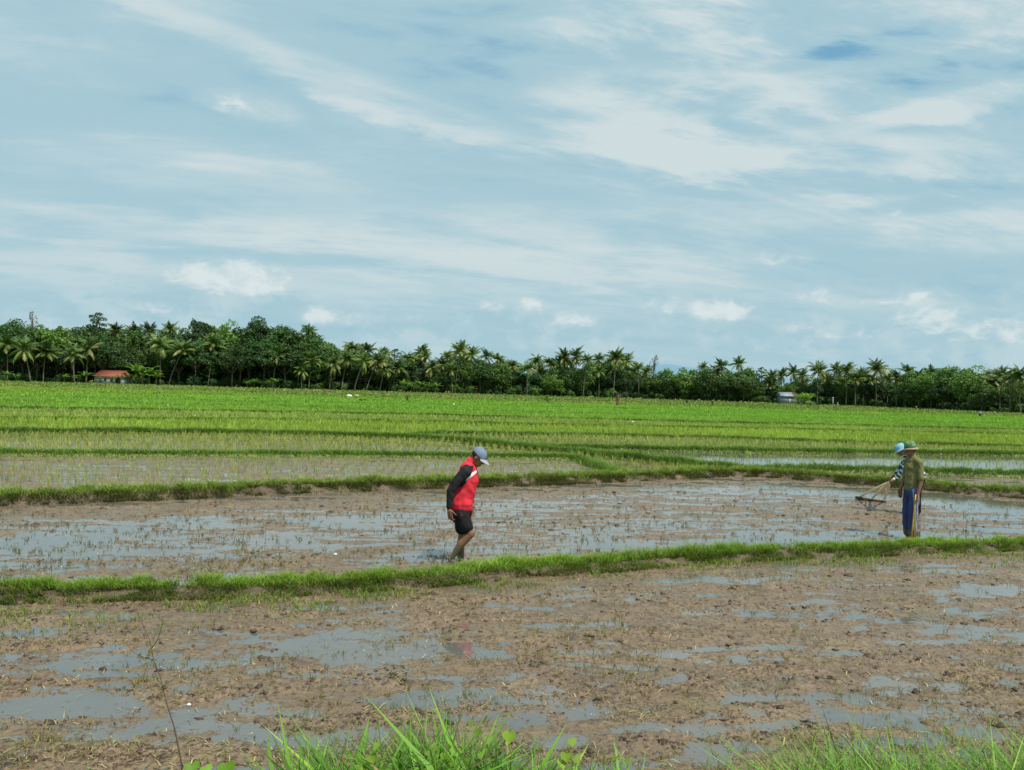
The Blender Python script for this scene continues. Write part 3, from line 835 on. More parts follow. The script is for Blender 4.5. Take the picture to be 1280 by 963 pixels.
# broad-leaved banana plants
BAN = []
for v in range(4):
    rs = np.random.RandomState(500 + v); mb = MB(); tk = MB()
    tk.tube([(0, 0, -.1), (.03, 0, 1.0), (0, 0, 1.9)], [.14, .11, .07], n=7, col=(.16, .17, .07))
    for i in range(9):
        a = i * 2.4 + rs.rand() * .5; el = R(75) - R(50) * i / 9; L = 1.7 + .5 * rs.rand(); t = np.linspace(0, 1, 8)
        e = el - R(75) * t ** 1.4
        hor = np.concatenate([[0], np.cumsum(np.cos(e[:-1]) * L / 7)]); ver = np.concatenate([[0], np.cumsum(np.sin(e[:-1]) * L / 7)])
        c = np.stack([hor * math.cos(a), hor * math.sin(a), 1.75 + ver], 1)
        sd = np.array([-math.sin(a), math.cos(a), 0]) ; wv = .30 * np.sin(math.pi * np.clip(t * .92 + .06, 0, 1)) ** .7
        Vv = np.concatenate([c - sd * wv[:, None] + [0, 0, -.08], c, c + sd * wv[:, None] + [0, 0, -.08]])
        q = [(j, j + 1, 8 + j + 1, 8 + j) for j in range(7)] + [(8 + j, 8 + j + 1, 16 + j + 1, 16 + j) for j in range(7)]
        mb.add(Vv, Q=q, col=np.array((.12, .22, .035)) * (.7 + .5 * rs.rand()))
    a = mb.build('crown', SHRUB); b = tk.build('stem', SHRUB)
    BAN.append((a.data, b.data)); bpy.data.objects.remove(a); bpy.data.objects.remove(b)

TBASE = lambda px: np.interp(px, [-200, 0, 160, 320, 480, 640, 800, 960, 1120, 1280, 1480], [470, 477, 481, 485.5, 490, 494.5, 499, 504.5, 510, 518, 526])
SIL = lambda px: np.interp(px, [-100, 0, 40, 80, 120, 160, 200, 245, 270, 300, 340, 390, 420, 460, 500, 540, 575, 610, 650, 700, 730, 775, 800, 850, 900, 925, 960, 1000, 1050, 1100, 1150, 1200, 1240, 1280, 1400],
                           [396, 395, 398, 402, 394, 409, 406, 393, 403, 397, 402, 410, 426, 432, 439, 441, 433, 440, 452, 445, 443, 441, 456, 459, 456, 450, 467, 463, 456, 456, 460, 460, 465, 465, 470])
def tdepth(px): return float(gnd(px, TBASE(px))[1])

LAND = [(-200, 'at the left end of the tree line'), (60, 'left of the red-roofed house'), (135, 'around the red-roofed house'), (205, 'just right of the red-roofed house'), (265, 'by the tall round dark tree'),
        (345, 'at the high dark canopy'), (425, 'behind the white and tan sacks'), (515, 'left of the man in red'), (605, 'above the man in red'), (695, 'right of the man in red'), (775, 'behind the withered stump'),
        (865, 'above the two small dark posts'), (950, 'left of the blue-grey shed'), (1010, 'right of the blue-grey shed'), (1085, 'left of the two hatted farmers'), (1150, 'above the two hatted farmers'),
        (1215, 'right of the two hatted farmers'), (1275, 'at the right end of the tree line')]
REG = []   # (obj, kindtext, px, attributes)
def landmark(px): return min(LAND, key=lambda l: abs(l[0] - px))[1]

SNAMES = {'round': ('round_tree', 'dark rounded leafy tree', 'tree', 'dark rounded trees in the tree line'), 'spread': ('spreading_tree', 'dark spreading tree', 'tree', 'dark spreading trees in the tree line'),
          'light': ('bushy_tree', 'light green bushy tree', 'tree', 'light green trees in the tree line'), 'open': ('tiered_tree', 'open tiered tree with sky between its boughs', 'tree', None),
          'bare': ('bare_tree', 'thin nearly leafless tree', 'tree', None), 'bush': ('bush', 'low leafy bush', 'bush', 'bushes along the foot of the tree line')}
def put_tree(kind, v, px, top_py, back=0., sx=None, base_off=0., row=None):
    me_c, me_t, H = TREES[kind][v % len(TREES[kind])]
    d = tdepth(px) + back
    g_ = at_depth(px, 480., d); x = float(g_[0])
    ztop = float(at_depth(px, top_py, d)[2])
    h = max(1.5, ztop - base_off)
    s = h / H
    nm, tx, cat, grp = SNAMES[kind]
    e = empty(nm, (x, d, base_off))
    w_ = sx if sx else s * random.uniform(.9, 1.15)
    e.scale = (w_, w_, s); e.rotation_euler = (0, 0, random.uniform(0, 6.28))
    link('trunk', me_t, e); link('crown', me_c, e)
    REG.append((e, kind, tx, cat, grp, px, 'front' if back < 4 else ('second' if back < 14 else ('third' if back < 28 else 'back')), h, 0))
    return e

def put_palm(px, cy, base_px=None, back=0., v=None, size=1., bare=False):
    """cy = picture height of the crown centre"""
    base_px = px if base_px is None else base_px
    d = tdepth(px) + back
    bx_ = at_depth(base_px, 480., d); tx_ = at_depth(px, cy, d)
    H = float(tx_[2]); x0 = float(bx_[0]); dx = float(tx_[0]) - x0
    e = empty('coconut_palm', (x0, d, 0))
    t = np.linspace(0, 1, 9); dyb = random.uniform(-.6, .6)
    pts = np.stack([dx * (t ** 1.5 * .75 + t * .25), dyb * np.sin(t * 2.2), H * t], 1)
    mb = MB(); mb.tube(pts, np.interp(t, [0, .08, 1], [.24, .155, .11]) * (.8 + .25 * size), n=7); mb.build('trunk', TRUNK, e, smooth=True)
    c = link('crown', PALMS[(v if v is not None else random.randint(0, 13)) % 14], e)
    c.location = pts[-1]; c.rotation_euler = (random.uniform(-.14, .14), dx / max(H, 1) * .5 + random.uniform(-.1, .1), random.uniform(0, 6.28)); c.scale = (size * random.uniform(1.0, 1.22), size * random.uniform(1.0, 1.22), size * random.uniform(.95, 1.25))
    REG.append((e, 'palm', 'coconut palm', 'palm tree', 'coconut palms in the tree line', px, 'front' if back < 4 else ('second' if back < 14 else ('third' if back < 28 else 'back')), H, dx / H))
    return e

pal = [  # crown px, crown py, base px, back, size
 (31, 437, 38, 0, 1.05), (58, 440, 54, 1, 1.05), (92, 444, 93, 0, 1.0), (112, 436, 108, 2, .95), (8, 432, 9, 3, 1), (75, 420, 74, 12, .95), (200, 432, 200, 0, 1.15), (230, 438, 211, 0, 1.1), (266, 431, 260, 3, 1.05),
 (188, 414, 189, 12, .9), (146, 416, 146, 14, .9), (213, 412, 215, 16, .85), (120, 448, 118, 6, .8), (250, 440, 247, 8, .9), (347, 443, 341, 1, 1.0), (377, 463, 377, 0, .8), (390, 452, 386, 1, .9), (402, 440, 398, 10, .9),
 (418, 455, 412, 0, .9), (433, 448, 427, 1, .9), (441, 436, 436, 6, 1.), (455, 452, 443, 0, 1.), (473, 452, 458, 0, 1.05), (482, 462, 475, 0, .9), (460, 438, 458, 12, .9), (497, 460, 490, 2, .9), (510, 448, 508, 10, .9),
 (527, 441, 528, 12, .95), (540, 460, 536, 4, .9), (552, 456, 550, 6, 1.), (575, 440, 569, 3, 1.1), (590, 444, 588, 9, 1.), (608, 446, 607, 13, .9), (622, 450, 622, 12, .9), (563, 462, 566, 1, .8), (640, 458, 640, 8, .85),
 (659, 462, 659, 3, 1.), (671, 452, 672, 12, .9), (687, 455, 688, 8, .95), (705, 448, 706, 8, 1.05), (720, 446, 722, 6, 1.05), (734, 451, 729, 0, 1.), (749, 464, 749, 3, .85), (770, 448, 767, 0, 1.25), (783, 452, 784, 4, 1.1), (797, 462, 799, 3, .95), (808, 466, 808, 10, .85),
 (879, 460, 880, 16, .7), (902, 458, 903, 10, 1.0), (923, 455, 924, 14, .95), (965, 470, 966, 8, .75), (977, 470, 977, 6, .85), (992, 467, 993, 4, .95), (1003, 470, 1004, 9, .85), (1023, 464, 1022, 2, 1.), (1033, 472, 1034, 6, .9),
 (1045, 463, 1047, 5, 1.), (1058, 464, 1058, 2, .95), (1070, 474, 1070, 1, .85), (1080, 469, 1080, 3, .9), (1097, 463, 1096, 2, 1.05), (1110, 472, 1110, 6, .85), (1121, 474, 1121, -2, .9), (1135, 465, 1136, 12, .85), (1150, 470, 1150, 12, .8),
 (1163, 466, 1164, 12, .85), (1178, 470, 1178, 14, .8), (1190, 468, 1190, 16, .8), (1240, 474, 1240, 8, .85), (1252, 472, 1250, 2, .9), (1262, 476, 1263, 1, .85), (1276, 470, 1277, -3, .95), (1295, 474, 1294, 0, .95), (1318, 476, 1318, 0, .95), (1345, 474, 1345, 0, .95),
 (-20, 436, -18, 0, 1), (-50, 430, -52, 2, 1), (-80, 436, -78, 2, 1),
]
for a in pal: put_palm(a[0], a[1], a[2], a[3], None, a[4])
for q in range(78):
    px = random.uniform(380, 1300)
    if 800 < px < 890 or 1160 < px < 1245 : continue
    put_palm(px, SIL(px) + random.uniform(6, 30), px + random.uniform(-5, 4), random.uniform(8, 30), None, random.uniform(.7, .95))
for q in range(14):
    px = random.uniform(-60, 300)
    put_palm(px, SIL(px) + random.uniform(10, 34), px + random.uniform(-6, 6), random.uniform(5, 24), None, random.uniform(.8, 1.05))

# individual broad-leaved trees
for kind, v, px, top, back, sx in [
 ('round', 0, 8, 396, 14, None), ('round', 1, 42, 399, 16, None), ('light', 0, 66, 408, 10, 1.3), ('open', 0, 119, 391, 16, 1.0), ('bare', 0, 38, 392, 24, .7), ('round', 2, 95, 404, 18, None), ('round', 3, 132, 412, 12, None),
 ('light', 1, 160, 412, 8, 1.35), ('round', 4, 152, 424, 5, .95), ('round', 0, 180, 412, 20, None), ('round', 5, 218, 412, 20, None), ('round', 2, 247, 392, 18, 1.15), ('light', 2, 282, 405, 10, 1.35), ('spread', 0, 318, 397, 12, 1.35), ('spread', 1, 352, 403, 10, 1.35),
 ('spread', 2, 385, 411, 11, 1.25), ('spread', 3, 300, 425, 5, 1.0), ('spread', 0, 330, 420, 4, 1.05), ('round', 1, 405, 420, 16, None), ('spread', 1, 372, 430, 5, 1.), ('round', 4, 290, 430, 3, .9),
 ('light', 0, 447, 437, 12, 1.2), ('round', 5, 478, 440, 14, 1.), ('open', 1, 492, 436, 20, .9), ('light', 3, 508, 448, 8, 1.1), ('round', 3, 600, 452, 5, 1.0), ('light', 1, 625, 455, 5, 1.1), ('round', 2, 645, 462, 8, .9),
 ('light', 2, 690, 470, 3, .9), ('bare', 0, 817, 446, 10, .7), ('light', 3, 835, 461, 5, 1.1), ('light', 0, 858, 460, 4, 1.15), ('light', 1, 885, 460, 3, 1.15), ('round', 0, 912, 466, 3, 1.), ('round', 1, 930, 468, 3, .9), ('light', 2, 815, 468, 5, 1.),
 ('open', 1, 952, 459, 5, .62), ('light', 3, 1140, 464, 5, 1.), ('light', 0, 1165, 462, 2, 1.1), ('light', 1, 1190, 459, 3, 1.2), ('light', 2, 1215, 460, 2, 1.15), ('light', 3, 1228, 480, -6, .75), ('round', 4, 1150, 475, 0, .8), ('round', 3, 1180, 478, -2, .8),
]: put_tree(kind, v, px, top, back, sx)
# further rows that close the wood
for row, (bk, stp, up) in enumerate([(6, 22, 12), (17, 19, 5), (30, 17, 0)]):
    px = -90.
    while px < 1380:
        kind = random.choice(['round', 'round', 'light', 'spread']) if px < 420 else random.choice(['round', 'light', 'round'])
        if not (940 < px < 975 and row > 0):
            put_tree(kind, random.randint(0, 5), px, SIL(px) + up + random.uniform(3, 16) * (1 if px > 430 else 1.4), bk + random.uniform(-3, 3))
        else: put_tree('light', 1, px, 486, bk)
        px += stp * random.uniform(.8, 1.25) * (1 if px < 430 else .8)
px = -80.
while px < 1370:       # undergrowth at the foot
    if not (104 < px < 162 or 972 < px < 1004):
        put_tree('bush', random.randint(0, 5), px, TBASE(px) - random.uniform(7, 15), random.uniform(2.5, 6))
    px += random.uniform(7, 13)
px = -80.
while px < 1370:       # darker bushes behind, filling between the trunks
    if not (104 < px < 162 or 972 < px < 1004):
        put_tree('bush', 2, px, TBASE(px) - random.uniform(16, 26), random.uniform(8, 13))
    px += random.uniform(12, 19)
px = -110.
while px < 1400:       # deepest undergrowth closing the view between the trunks
    if not (940 < px < 975):
        e_ = put_tree('bush', random.randint(0, 5), px, TBASE(px) - random.uniform(30, 40) * (1 if px < 460 else .72), random.uniform(34, 42))
    px += random.uniform(10, 15)
def put_banana(px, top, back, v, bright=True):
    d = tdepth(px) + back; g_ = at_depth(px, 480., d)
    h = float(at_depth(px, top, d)[2]); e = empty('banana_plant', (float(g_[0]), d, 0)); s = h / 3.1
    e.scale = (s * 1.15,) * 2 + (s,); e.rotation_euler[2] = random.uniform(0, 6.28)
    link('stem', BAN[v % 4][1], e); link('crown', BAN[v % 4][0], e)
    REG.append((e, 'banana', 'bright green banana plant', 'banana plant', 'banana plants below the tree line', px, 'front', h, 0))
for i, (px, top, bk) in enumerate([(8, 463, -4), (20, 467, -4), (80, 467, -3), (107, 464, -4), (97, 468, -3), (170, 455, -3), (178, 462, -4), (186, 457, -3), (165, 466, -4), (195, 464, -3), (318, 473, -4), (309, 476, -3), (344, 472, -4), (338, 475, -3),
                                   (503, 474, -2), (515, 478, -2), (525, 475, -2), (534, 478, -2), (545, 478, -2), (568, 480, -2), (590, 482, -2), (140, 470, -4), (124, 469, -3.5), (150, 468, -3), (668, 484, -1), (702, 485, -1), (640, 484, -1), (1000, 492, -2)]):
    put_banana(px, top, bk, i)

# labels for the wood
from collections import defaultdict
def lean_txt(l): return 'leaning right' if l > .09 else ('leaning left' if l < -.09 else 'upright')
buckets = defaultdict(list)
ROWT = {'front': 'in the front row', 'second': 'in the second row', 'third': 'in the third row', 'back': 'at the back'}
for e, kind, tx, cat, grp, px, row, h, lean in REG:
    lim = {'palm': (9, 12.5), 'bush': (2.6, 4.2), 'banana': (3.0, 4.2)}.get(kind, (10, 14))
    szt = 'short' if h < lim[0] else ('tall' if h > lim[1] else 'mid-height')
    if kind in ('open', 'bare'): base = tx
    elif kind == 'palm': base = f'{szt} {lean_txt(lean)} coconut palm'
    else: base = f'{szt} {tx}'
    buckets[(base, ROWT[row], landmark(px))].append((px, e, cat, grp))
ORD = ['leftmost', 'second from left', 'third from left', 'fourth from left', 'fifth from left', 'sixth from left', 'seventh from left', 'eighth from left', 'ninth from left', 'tenth from left'] + [w + ' from left' for w in ('eleventh', 'twelfth', 'thirteenth', 'fourteenth', 'fifteenth', 'sixteenth', 'seventeenth', 'eighteenth', 'nineteenth', 'twentieth')]
for (base, rt, lm), lst in buckets.items():
    lst.sort(key=lambda q: q[0])
    for i, (px, e, cat, grp) in enumerate(lst):
        pre = '' if len(lst) == 1 else (ORD[i] if i < len(lst) - 1 else 'rightmost') + ' '
        if kind == 'x': pass
        lab = f'{pre}{base} {rt} {lm}'
        w_ = lab.split()
        if len(w_) > 16: lab = lab.replace(' in the front row', ' in front').replace(' in the second row', ' second row').replace(' in the third row', ' third row').replace('leafy ', '').replace('just ', '').replace(' of the tree line', '').replace(' with sky between its boughs', '')
        tag(e, lab, cat, grp)

# ------------------------------------------------------------------ buildings
TILE = plain('red roof tiles', (.26, .085, .055), .8, .35, 3)
PLASTER = plain('pale plaster', (.33, .37, .38), .85, .15, 2)
BLUEW = plain('blue grey boards', (.16, .20, .26), .8, .2, 2)
TIN = plain('weathered tin', (.27, .31, .34), .5, .25, 1.5)
DARKG = plain('dark opening', (.02, .025, .03), .5, .1)
BLUED = plain('blue paint', (.06, .14, .22), .6, .2)
PINK = plain('orange plaster', (.30, .15, .10), .85, .25, 2)
BRN = plain('brown roof', (.13, .085, .065), .85, .3, 2)

def gable_roof(x0, x1, y0, y1, z0, z1, over=.4, th=.08, hip=0.):
    mb = MB(); ym = (y0 + y1) / 2
    def slab(a, b, c, d):
        V = np.array([a, b, c, d], float); V2 = V - [0, 0, th]
        mb.add(np.concatenate([V, V2]), Q=[(0, 1, 2, 3), (7, 6, 5, 4), (0, 4, 5, 1), (1, 5, 6, 2), (2, 6, 7, 3), (3, 7, 4, 0)])
    X0, X1, Y0, Y1 = x0 - over, x1 + over, y0 - over, y1 + over
    slab((X0, Y0, z0), (X1, Y0, z0), (X1 - hip, ym, z1), (X0 + hip, ym, z1)); slab((X1, Y1, z0), (X0, Y1, z0), (X0 + hip, ym + .01, z1), (X1 - hip, ym + .01, z1))
    if hip:
        slab((X1, Y0, z0), (X1, Y1, z0), (X1 - hip, ym, z1), (X1 - hip, ym + .01, z1)); slab((X0, Y1, z0), (X0, Y0, z0), (X0 + hip, ym, z1), (X0 + hip, ym + .01, z1))
    return mb

def house(px, back, wd, dp, hw_, hr, wall, roof, label, name='house', hip=0., openings=(), rot=0., gable_front=False):
    d = tdepth(px) + back; g_ = at_depth(px, 480., d); e = empty(name, (float(g_[0]), d, 0)); e.rotation_euler[2] = rot
    x0, x1, y0, y1 = -wd / 2, wd / 2, 0, dp
    mb = MB(); mb.box((x0, y0, -.1), (x1, y1, hw_))
    if not hip:
        for X_ in (x0, x1 - .12): mb.add([(X_, y0, hw_), (X_ + .12, y0, hw_), (X_ + .12, (y0 + y1) / 2, hw_ + hr - .25), (X_, (y0 + y1) / 2, hw_ + hr - .25), (X_, y1, hw_), (X_ + .12, y1, hw_)], Q=[(0, 1, 2, 3), (3, 2, 5, 4)], T=[(0, 3, 4), (1, 5, 2)])
    mb.build('wall', wall, e)
    gable_roof(x0, x1, y0, y1, hw_ - .02, hw_ + hr, hip=hip).build('roof', roof, e)
    for kind, cx, w_, za, zb, m in openings:
        b = MB(); b.box((cx - w_ / 2, y0 - .05, za), (cx + w_ / 2, y0 - .005, zb)); o = b.build(kind, m, e)
        f = MB()
        for q in ((cx - w_ / 2 - .08, cx - w_ / 2), (cx + w_ / 2, cx + w_ / 2 + .08)): f.box((q[0], y0 - .07, za), (q[1], y0 - .004, zb))
        f.box((cx - w_ / 2 - .08, y0 - .07, zb), (cx + w_ / 2 + .08, y0 - .004, zb + .08)); f.build('frame', BRN if m is not BLUED else PLASTER, o)
    tag(e, label, 'house' if name == 'house' else 'shed')
    return e
hh_ = house(135.5, -1, 8.0, 5, 2.2, 1.75, PLASTER, TILE, 'low pale house with a red tiled roof among the palms on the left', hip=.9,
      openings=[('window', -2.1, 1.0, .5, 1.7, BLUED), ('window', -.9, .5, .9, 1.6, DARKG), ('door', 2.6, 1.1, 0, 1.8, DARKG), ('window', .9, .7, .7, 1.5, DARKG)])
house(468, 14, 3.8, 4, 2.6, 1.6, PINK, TILE, 'small orange house glimpsed between the leaning palm trunks', openings=[('window', 0, 1.2, .8, 1.8, DARKG)])
house(414, 15, 9, 4, 2.2, 1.9, PINK, TILE, 'long low house with terracotta roof hidden behind the palm trunks', openings=[('door', 0, 1.2, 0, 2, DARKG), ('window', 2.5, 1.2, .8, 1.7, DARKG)])
house(984, -1, 3.6, 4, 2.7, 1.3, BLUEW, TIN, 'blue-grey wooden shed with a tin roof at the foot of the trees', 'shed', openings=[('door', 1.0, .8, 0, 1.8, TIN)])
house(996, 1.5, 5, 4, 2.6, 1.5, PLASTER, BRN, 'pale hut with a brown roof right behind the blue-grey shed', 'hut', openings=[('door', 0.8, .8, 0, 1.8, DARKG)])

# ------------------------------------------------------------------ small far things
SACKW = plain('white sack', (.75, .76, .74), .8, .08); SACKT = plain('tan sack', (.52, .38, .24), .8, .15); DWOOD = plain('dark wood', (.06, .045, .035), .85, .3, 6)
def sack(px, py, mat, label, w_=.8, h=.45):
    p = gnd(px, py); e = empty('sack', (float(p[0]), float(p[1]), 0))
    mb = MB(); mb.ball((0, 0, h * .5), (w_ / 2, .3, h / 2), seg=16, rings=10)
    v = mb.V[0]; v += .03 * np.sin(v[:, [1, 2, 0]] * 17 + px); v[:, 2] = np.maximum(v[:, 2], 0.0)
    mb.build('bag', mat, e, smooth=True)
    t = MB(); t.tube([(w_ * .46, 0, h * .5), (w_ * .56, .02, h * .52), (w_ * .66, 0, h * .62)], [.06, .035, .09], n=8); t.build('tied_neck', mat, e, smooth=True)
    tag(e, label, 'sack', 'filled sacks lying in the far rice'); return e
sack(436.5, 497.2, SACKW, 'white filled sack lying in the far green rice', 1.0, .5)
sack(442, 497.4, DWOOD, 'dark sack between the white sack and the tan sack', .5, .42)
sack(445.5, 497.2, SACKT, 'tan filled sack at the right end of the sacks', .75, .5)

DRY = leaf_mat('withered leaves', .2, .1)
def far_shrub(px, py, h, wd, base, label, mat=SHRUB, name='shrub', per=30, nc=14, size=.12, stem=(.10, .07, .05), seed=1, zlo=.35):
    rs = np.random.RandomState(seed); p = gnd(px, py); e = empty(name, (float(p[0]), float(p[1]), 0))
    mb = MB(); cen = [(rs.normal(0, wd * .22), rs.normal(0, wd * .22), h * (zlo + (1 - zlo) * rs.rand()) * .92) for _ in range(nc)]
    leaf_cloud(mb, cen, [wd * .2] * nc, per, size, base, rs); mb.build('foliage', mat, e)
    tk = MB()
    for i in range(5): tk.tube([(rs.normal(0, .06), rs.normal(0, .06), -.02), (cen[i][0] * .5, cen[i][1] * .5, cen[i][2] * .5), cen[i]], [.05, .035, .012], n=5, col=stem)
    tk.build('stem', DEBRIS, e)
    tag(e, label, 'shrub'); return e
# withered stump with twigs
st = gnd(772, 509.5); e = empty('tree_stump', (float(st[0]), float(st[1]), 0))
mb = MB(); mb.tube([(0, 0, -.05), (.0, 0, .5), (.05, 0, 1.2), (-.03, 0, 1.5)], [.30, .24, .22, .1], n=9, col=(.15, .085, .055)); mb.tube([(.22, -.05, -.05), (.25, 0, .35)], [.14, .08], n=6, col=(.04, .035, .03)); mb.tube([(-.25, -.1, -.02), (-.22, -.1, .3)], [.13, .07], n=6, col=(.28, .26, .2)); mb.build('trunk', DEBRIS, e)
tw = MB()
for i in range(14):
    a = random.uniform(0, 6.28); q = random.uniform(.1, .4); tw.tube([(0, 0, .9 + .04 * i), (q * math.cos(a) * .6, q * math.sin(a), 1.3 + .04 * i), (q * math.cos(a), q * math.sin(a), 1.5 + .03 * i)], [.04, .03, .012], n=4, col=(.17, .12, .09))
tw.build('twigs', DEBRIS, e)
lf = MB(); leaf_cloud(lf, [(random.uniform(-.3, .3), random.uniform(-.2, .2), random.uniform(.5, 1.8)) for _ in range(12)], [.16] * 12, 16, .12, (.16, .11, .07), np.random.RandomState(4)); lf.build('dead_leaves', DRY, e)
tag(e, 'reddish brown withered stump with twigs standing in the far rice', 'stump')
far_shrub(684.5, 505.5, 1.5, 1.0, (.08, .14, .02), 'small green forked shrub in the far field right of the man in red', seed=3)
far_shrub(1003, 508, 3.0, 4.6, (.12, .20, .04), 'bright green shrub in front of the blue-grey shed', per=60, nc=26, size=.3, seed=5)
far_shrub(1013, 509, 1.3, 2.2, (.16, .20, .07), 'low pale green shrub right of the bright shrub by the shed', per=40, nc=16, size=.22, seed=6)
far_shrub(508.5, 503, 1.2, .55, (.10, .09, .03), 'thin brownish sapling in the far rice left of the man in red', mat=DRY, seed=7, per=14)
far_shrub(451, 503.5, .45, .35, (.05, .09, .02), 'small dark tuft of weeds below the sacks, left one of two', name='weed_tuft', seed=8)
far_shrub(456.5, 503.5, .45, .35, (.05, .09, .02), 'small dark tuft of weeds below the sacks, right one of two', name='weed_tuft', seed=9)
def post(px, py, h, r_, col, label, capc=None, name='post'):
    p = gnd(px, py); e = empty(name, (float(p[0]), float(p[1]), 0))
    a = MB(); a.tube([(0, 0, -.1), (.02, 0, h * .5), (0, 0, h)], [r_, r_ * .95, r_ * .8], n=8, col=col); a.build('shaft', DEBRIS, e)
    b = MB(); b.ball((0, 0, h), (r_ * 1.7, r_ * 1.7, r_ * 1.2), col=capc or col, seg=8, rings=5); b.build('top', DEBRIS, e)
    tag(e, label, 'post'); return e
post(858.5, 506.5, .9, .16, (.05, .045, .035), 'short dark post in the far field, the left of two small ones')
post(890.5, 508, 1.0, .22, (.09, .085, .03), 'short mossy post in the far field, the right of two small ones', (.11, .12, .03))
post(1225, 523, .75, .18, (.06, .08, .10), 'small blue-grey post at the edge of the far rice on the right', (.16, .2, .23))
post(1041, 508, 2.6, .13, (.42, .45, .45), 'pale slim post with a white top among the trees right of the shed', (.6, .62, .62))
post(1047, 509, 1.2, .12, (.35, .38, .38), 'short pale post beside the slim white-topped post')
post(845.5, 500, 2.5, .09, (.30, .33, .30), 'thin pale pole at the foot of the trees above the dark posts')
PLAS = plain('white plastic', (.8, .8, .78), .5, .05)
def scrap(px, py, s_, label):
    p = gnd(px, py); mb = MB(); mb.ball((0, 0, s_ * .4), (s_, s_ * .7, s_ * .55), seg=12, rings=8)
    v = mb.V[0]; v *= (1 + .25 * np.sin(v[:, [2, 0, 1]] * (9 / s_) + px)); v[:, 2] = np.maximum(v[:, 2], 0)
    o = mb.build('plastic_bag', PLAS); o.location = (float(p[0]), float(p[1]), .012 if p[1] < 30 else .28); tag(o, label, 'plastic bag'); return o
scrap(355, 490, .14, 'crumpled white plastic bag in the far rice left of the sacks')
scrap(567, 509, .09, 'white plastic scrap in the far rice above the man in red')
scrap(791, 533, .07, 'white plastic scrap on the grass line below the withered stump')
scrap(210, 512, .06, 'white plastic scrap in the bright rice on the left')
scrap(419, 695, .024, 'small white scrap in the flooded mud left of the walking man')
scrap(236, 884, .014, 'pale knob of plastic in the near puddle beside the dry weed')

# ------------------------------------------------------------------ foreground plants
WEED = plain('dry weed stem', (1, 1, 1), .7, .2, 30, use_col=True)
def fg(px, py, d): return at_depth(float(px), float(py), d)
e0 = fg(228, 968, 3.5); e = empty('dry_weed', tuple(float(q) for q in e0)); O = e0
def rel(lst): return np.array([fg(a, b, c) for a, b, c in lst]) - O
mb = MB(); mb.tube(rel([(228, 990, 3.5), (227, 955, 3.5), (218, 910, 3.5), (208, 878, 3.5), (200, 845, 3.51), (192, 825, 3.52), (187, 800, 3.52), (180, 785, 3.53), (173, 768, 3.54), (168, 752, 3.55)]), np.interp(np.arange(10), [0, 4, 9], [.0040, .0028, .0010]), n=6, col=(.11, .065, .045)); mb.build('stem', WEED, e)
for br in ([(202, 860, 3.5), (206, 856, 3.49), (216, 850, 3.48), (227, 838, 3.46), (238, 825, 3.46)], [(192, 825, 3.52), (178, 822, 3.5), (166, 815, 3.48), (155, 800, 3.47), (140, 783, 3.45)], [(202, 872, 3.5), (195, 865, 3.52), (185, 860, 3.54)], [(196, 838, 3.5), (192, 830, 3.5), (186, 822, 3.5), (181, 815, 3.5)], [(205, 885, 3.5), (196, 882, 3.5), (190, 879, 3.5)], [(189, 812, 3.52), (197, 800, 3.5), (203, 780, 3.48), (206, 762, 3.47)]):
    b = MB(); b.tube(rel(br), np.linspace(.0022, .0008, len(br)), n=5, col=(.15, .10, .05)); b.build('branch', WEED, e)
lv = MB(); rs = np.random.RandomState(3)
cl = [rel([q])[0] for q in ((188, 818, 3.52), (192, 828, 3.52), (175, 821, 3.5), (182, 824, 3.5), (190, 814, 3.5), (155, 803, 3.47), (195, 848, 3.5))]
for q in cl:
    lv = MB(); leaf_cloud(lv, [q], [.012], 7, .014, (.16, .15, .05), rs); lv.build('seed_head', DRY, e)
tag(e, 'tall thin reddish dry weed with bare branches at the lower left', 'weed')

tag(blades('grass', *[q[:0] if False else q for q in bank_tuft((350, 760), 3.62, lambda p: topf(p) + 22, 700, 0, .034, (.17, .34, .045), bend=(.5, 1.4), hvar=.7)], GRASS), 'broad leafy weeds low in the foreground grass', 'weeds')
def heart_leaf(c, size, nrm, upv):
    nrm = np.array(nrm, float); nrm /= np.linalg.norm(nrm); upv = np.array(upv, float); a = np.cross(upv, nrm); a /= np.linalg.norm(a); b = np.cross(nrm, a)
    t = np.linspace(0, 2 * math.pi, 20, endpoint=False)
    hx = .55 * np.sin(t) ** 3 * 1.05; hy = (13 * np.cos(t) - 5 * np.cos(2 * t) - 2 * np.cos(3 * t) - np.cos(4 * t)) / 28
    V = np.array(c) + size * (hx[:, None] * a + hy[:, None] * b) + nrm * (np.abs(hx) * size * .35)[:, None]
    return np.concatenate([[np.array(c)], V]), [(0, 1 + i, 1 + (i + 1) % 20) for i in range(20)]
def leafy(px, py, d, leaves, label, colr=(.24, .36, .045)):
    O_ = fg(px, py + 40, d); e = empty('leafy_weed', tuple(float(q) for q in O_))
    for (lx, ly, s_) in leaves:
        tip = fg(lx, ly, d + .02) - O_
        st_ = MB(); st_.tube([np.zeros(3), tip * .5 + [0.01, 0, .01], tip - [0, 0, s_ * .4]], [.003, .0025, .0018], n=5, col=(.16, .22, .05)); st_.build('stem', WEED, e)
        V_, T_ = heart_leaf(tip, s_, (random.uniform(-1.1, 1.1), -1, random.uniform(-.2, 1.6)), (random.uniform(-.3, .3), 0, 1))
        l = MB(); l.add(V_, T=T_, col=np.array(colr) * random.uniform(.8, 1.15)); l.build('leaf', SHRUB, e)
    tag(e, label, 'weed', None)
leafy(637, 935, 3.65, [(637, 921, .062)], 'single bright lime heart-shaped leaf standing right of the tall grass clump')
leafy(713, 945, 3.6, [(714, 928, .045), (708, 946, .05), (720, 950, .045), (702, 955, .05)], 'lime leafy weed with one raised leaf at the bottom centre')
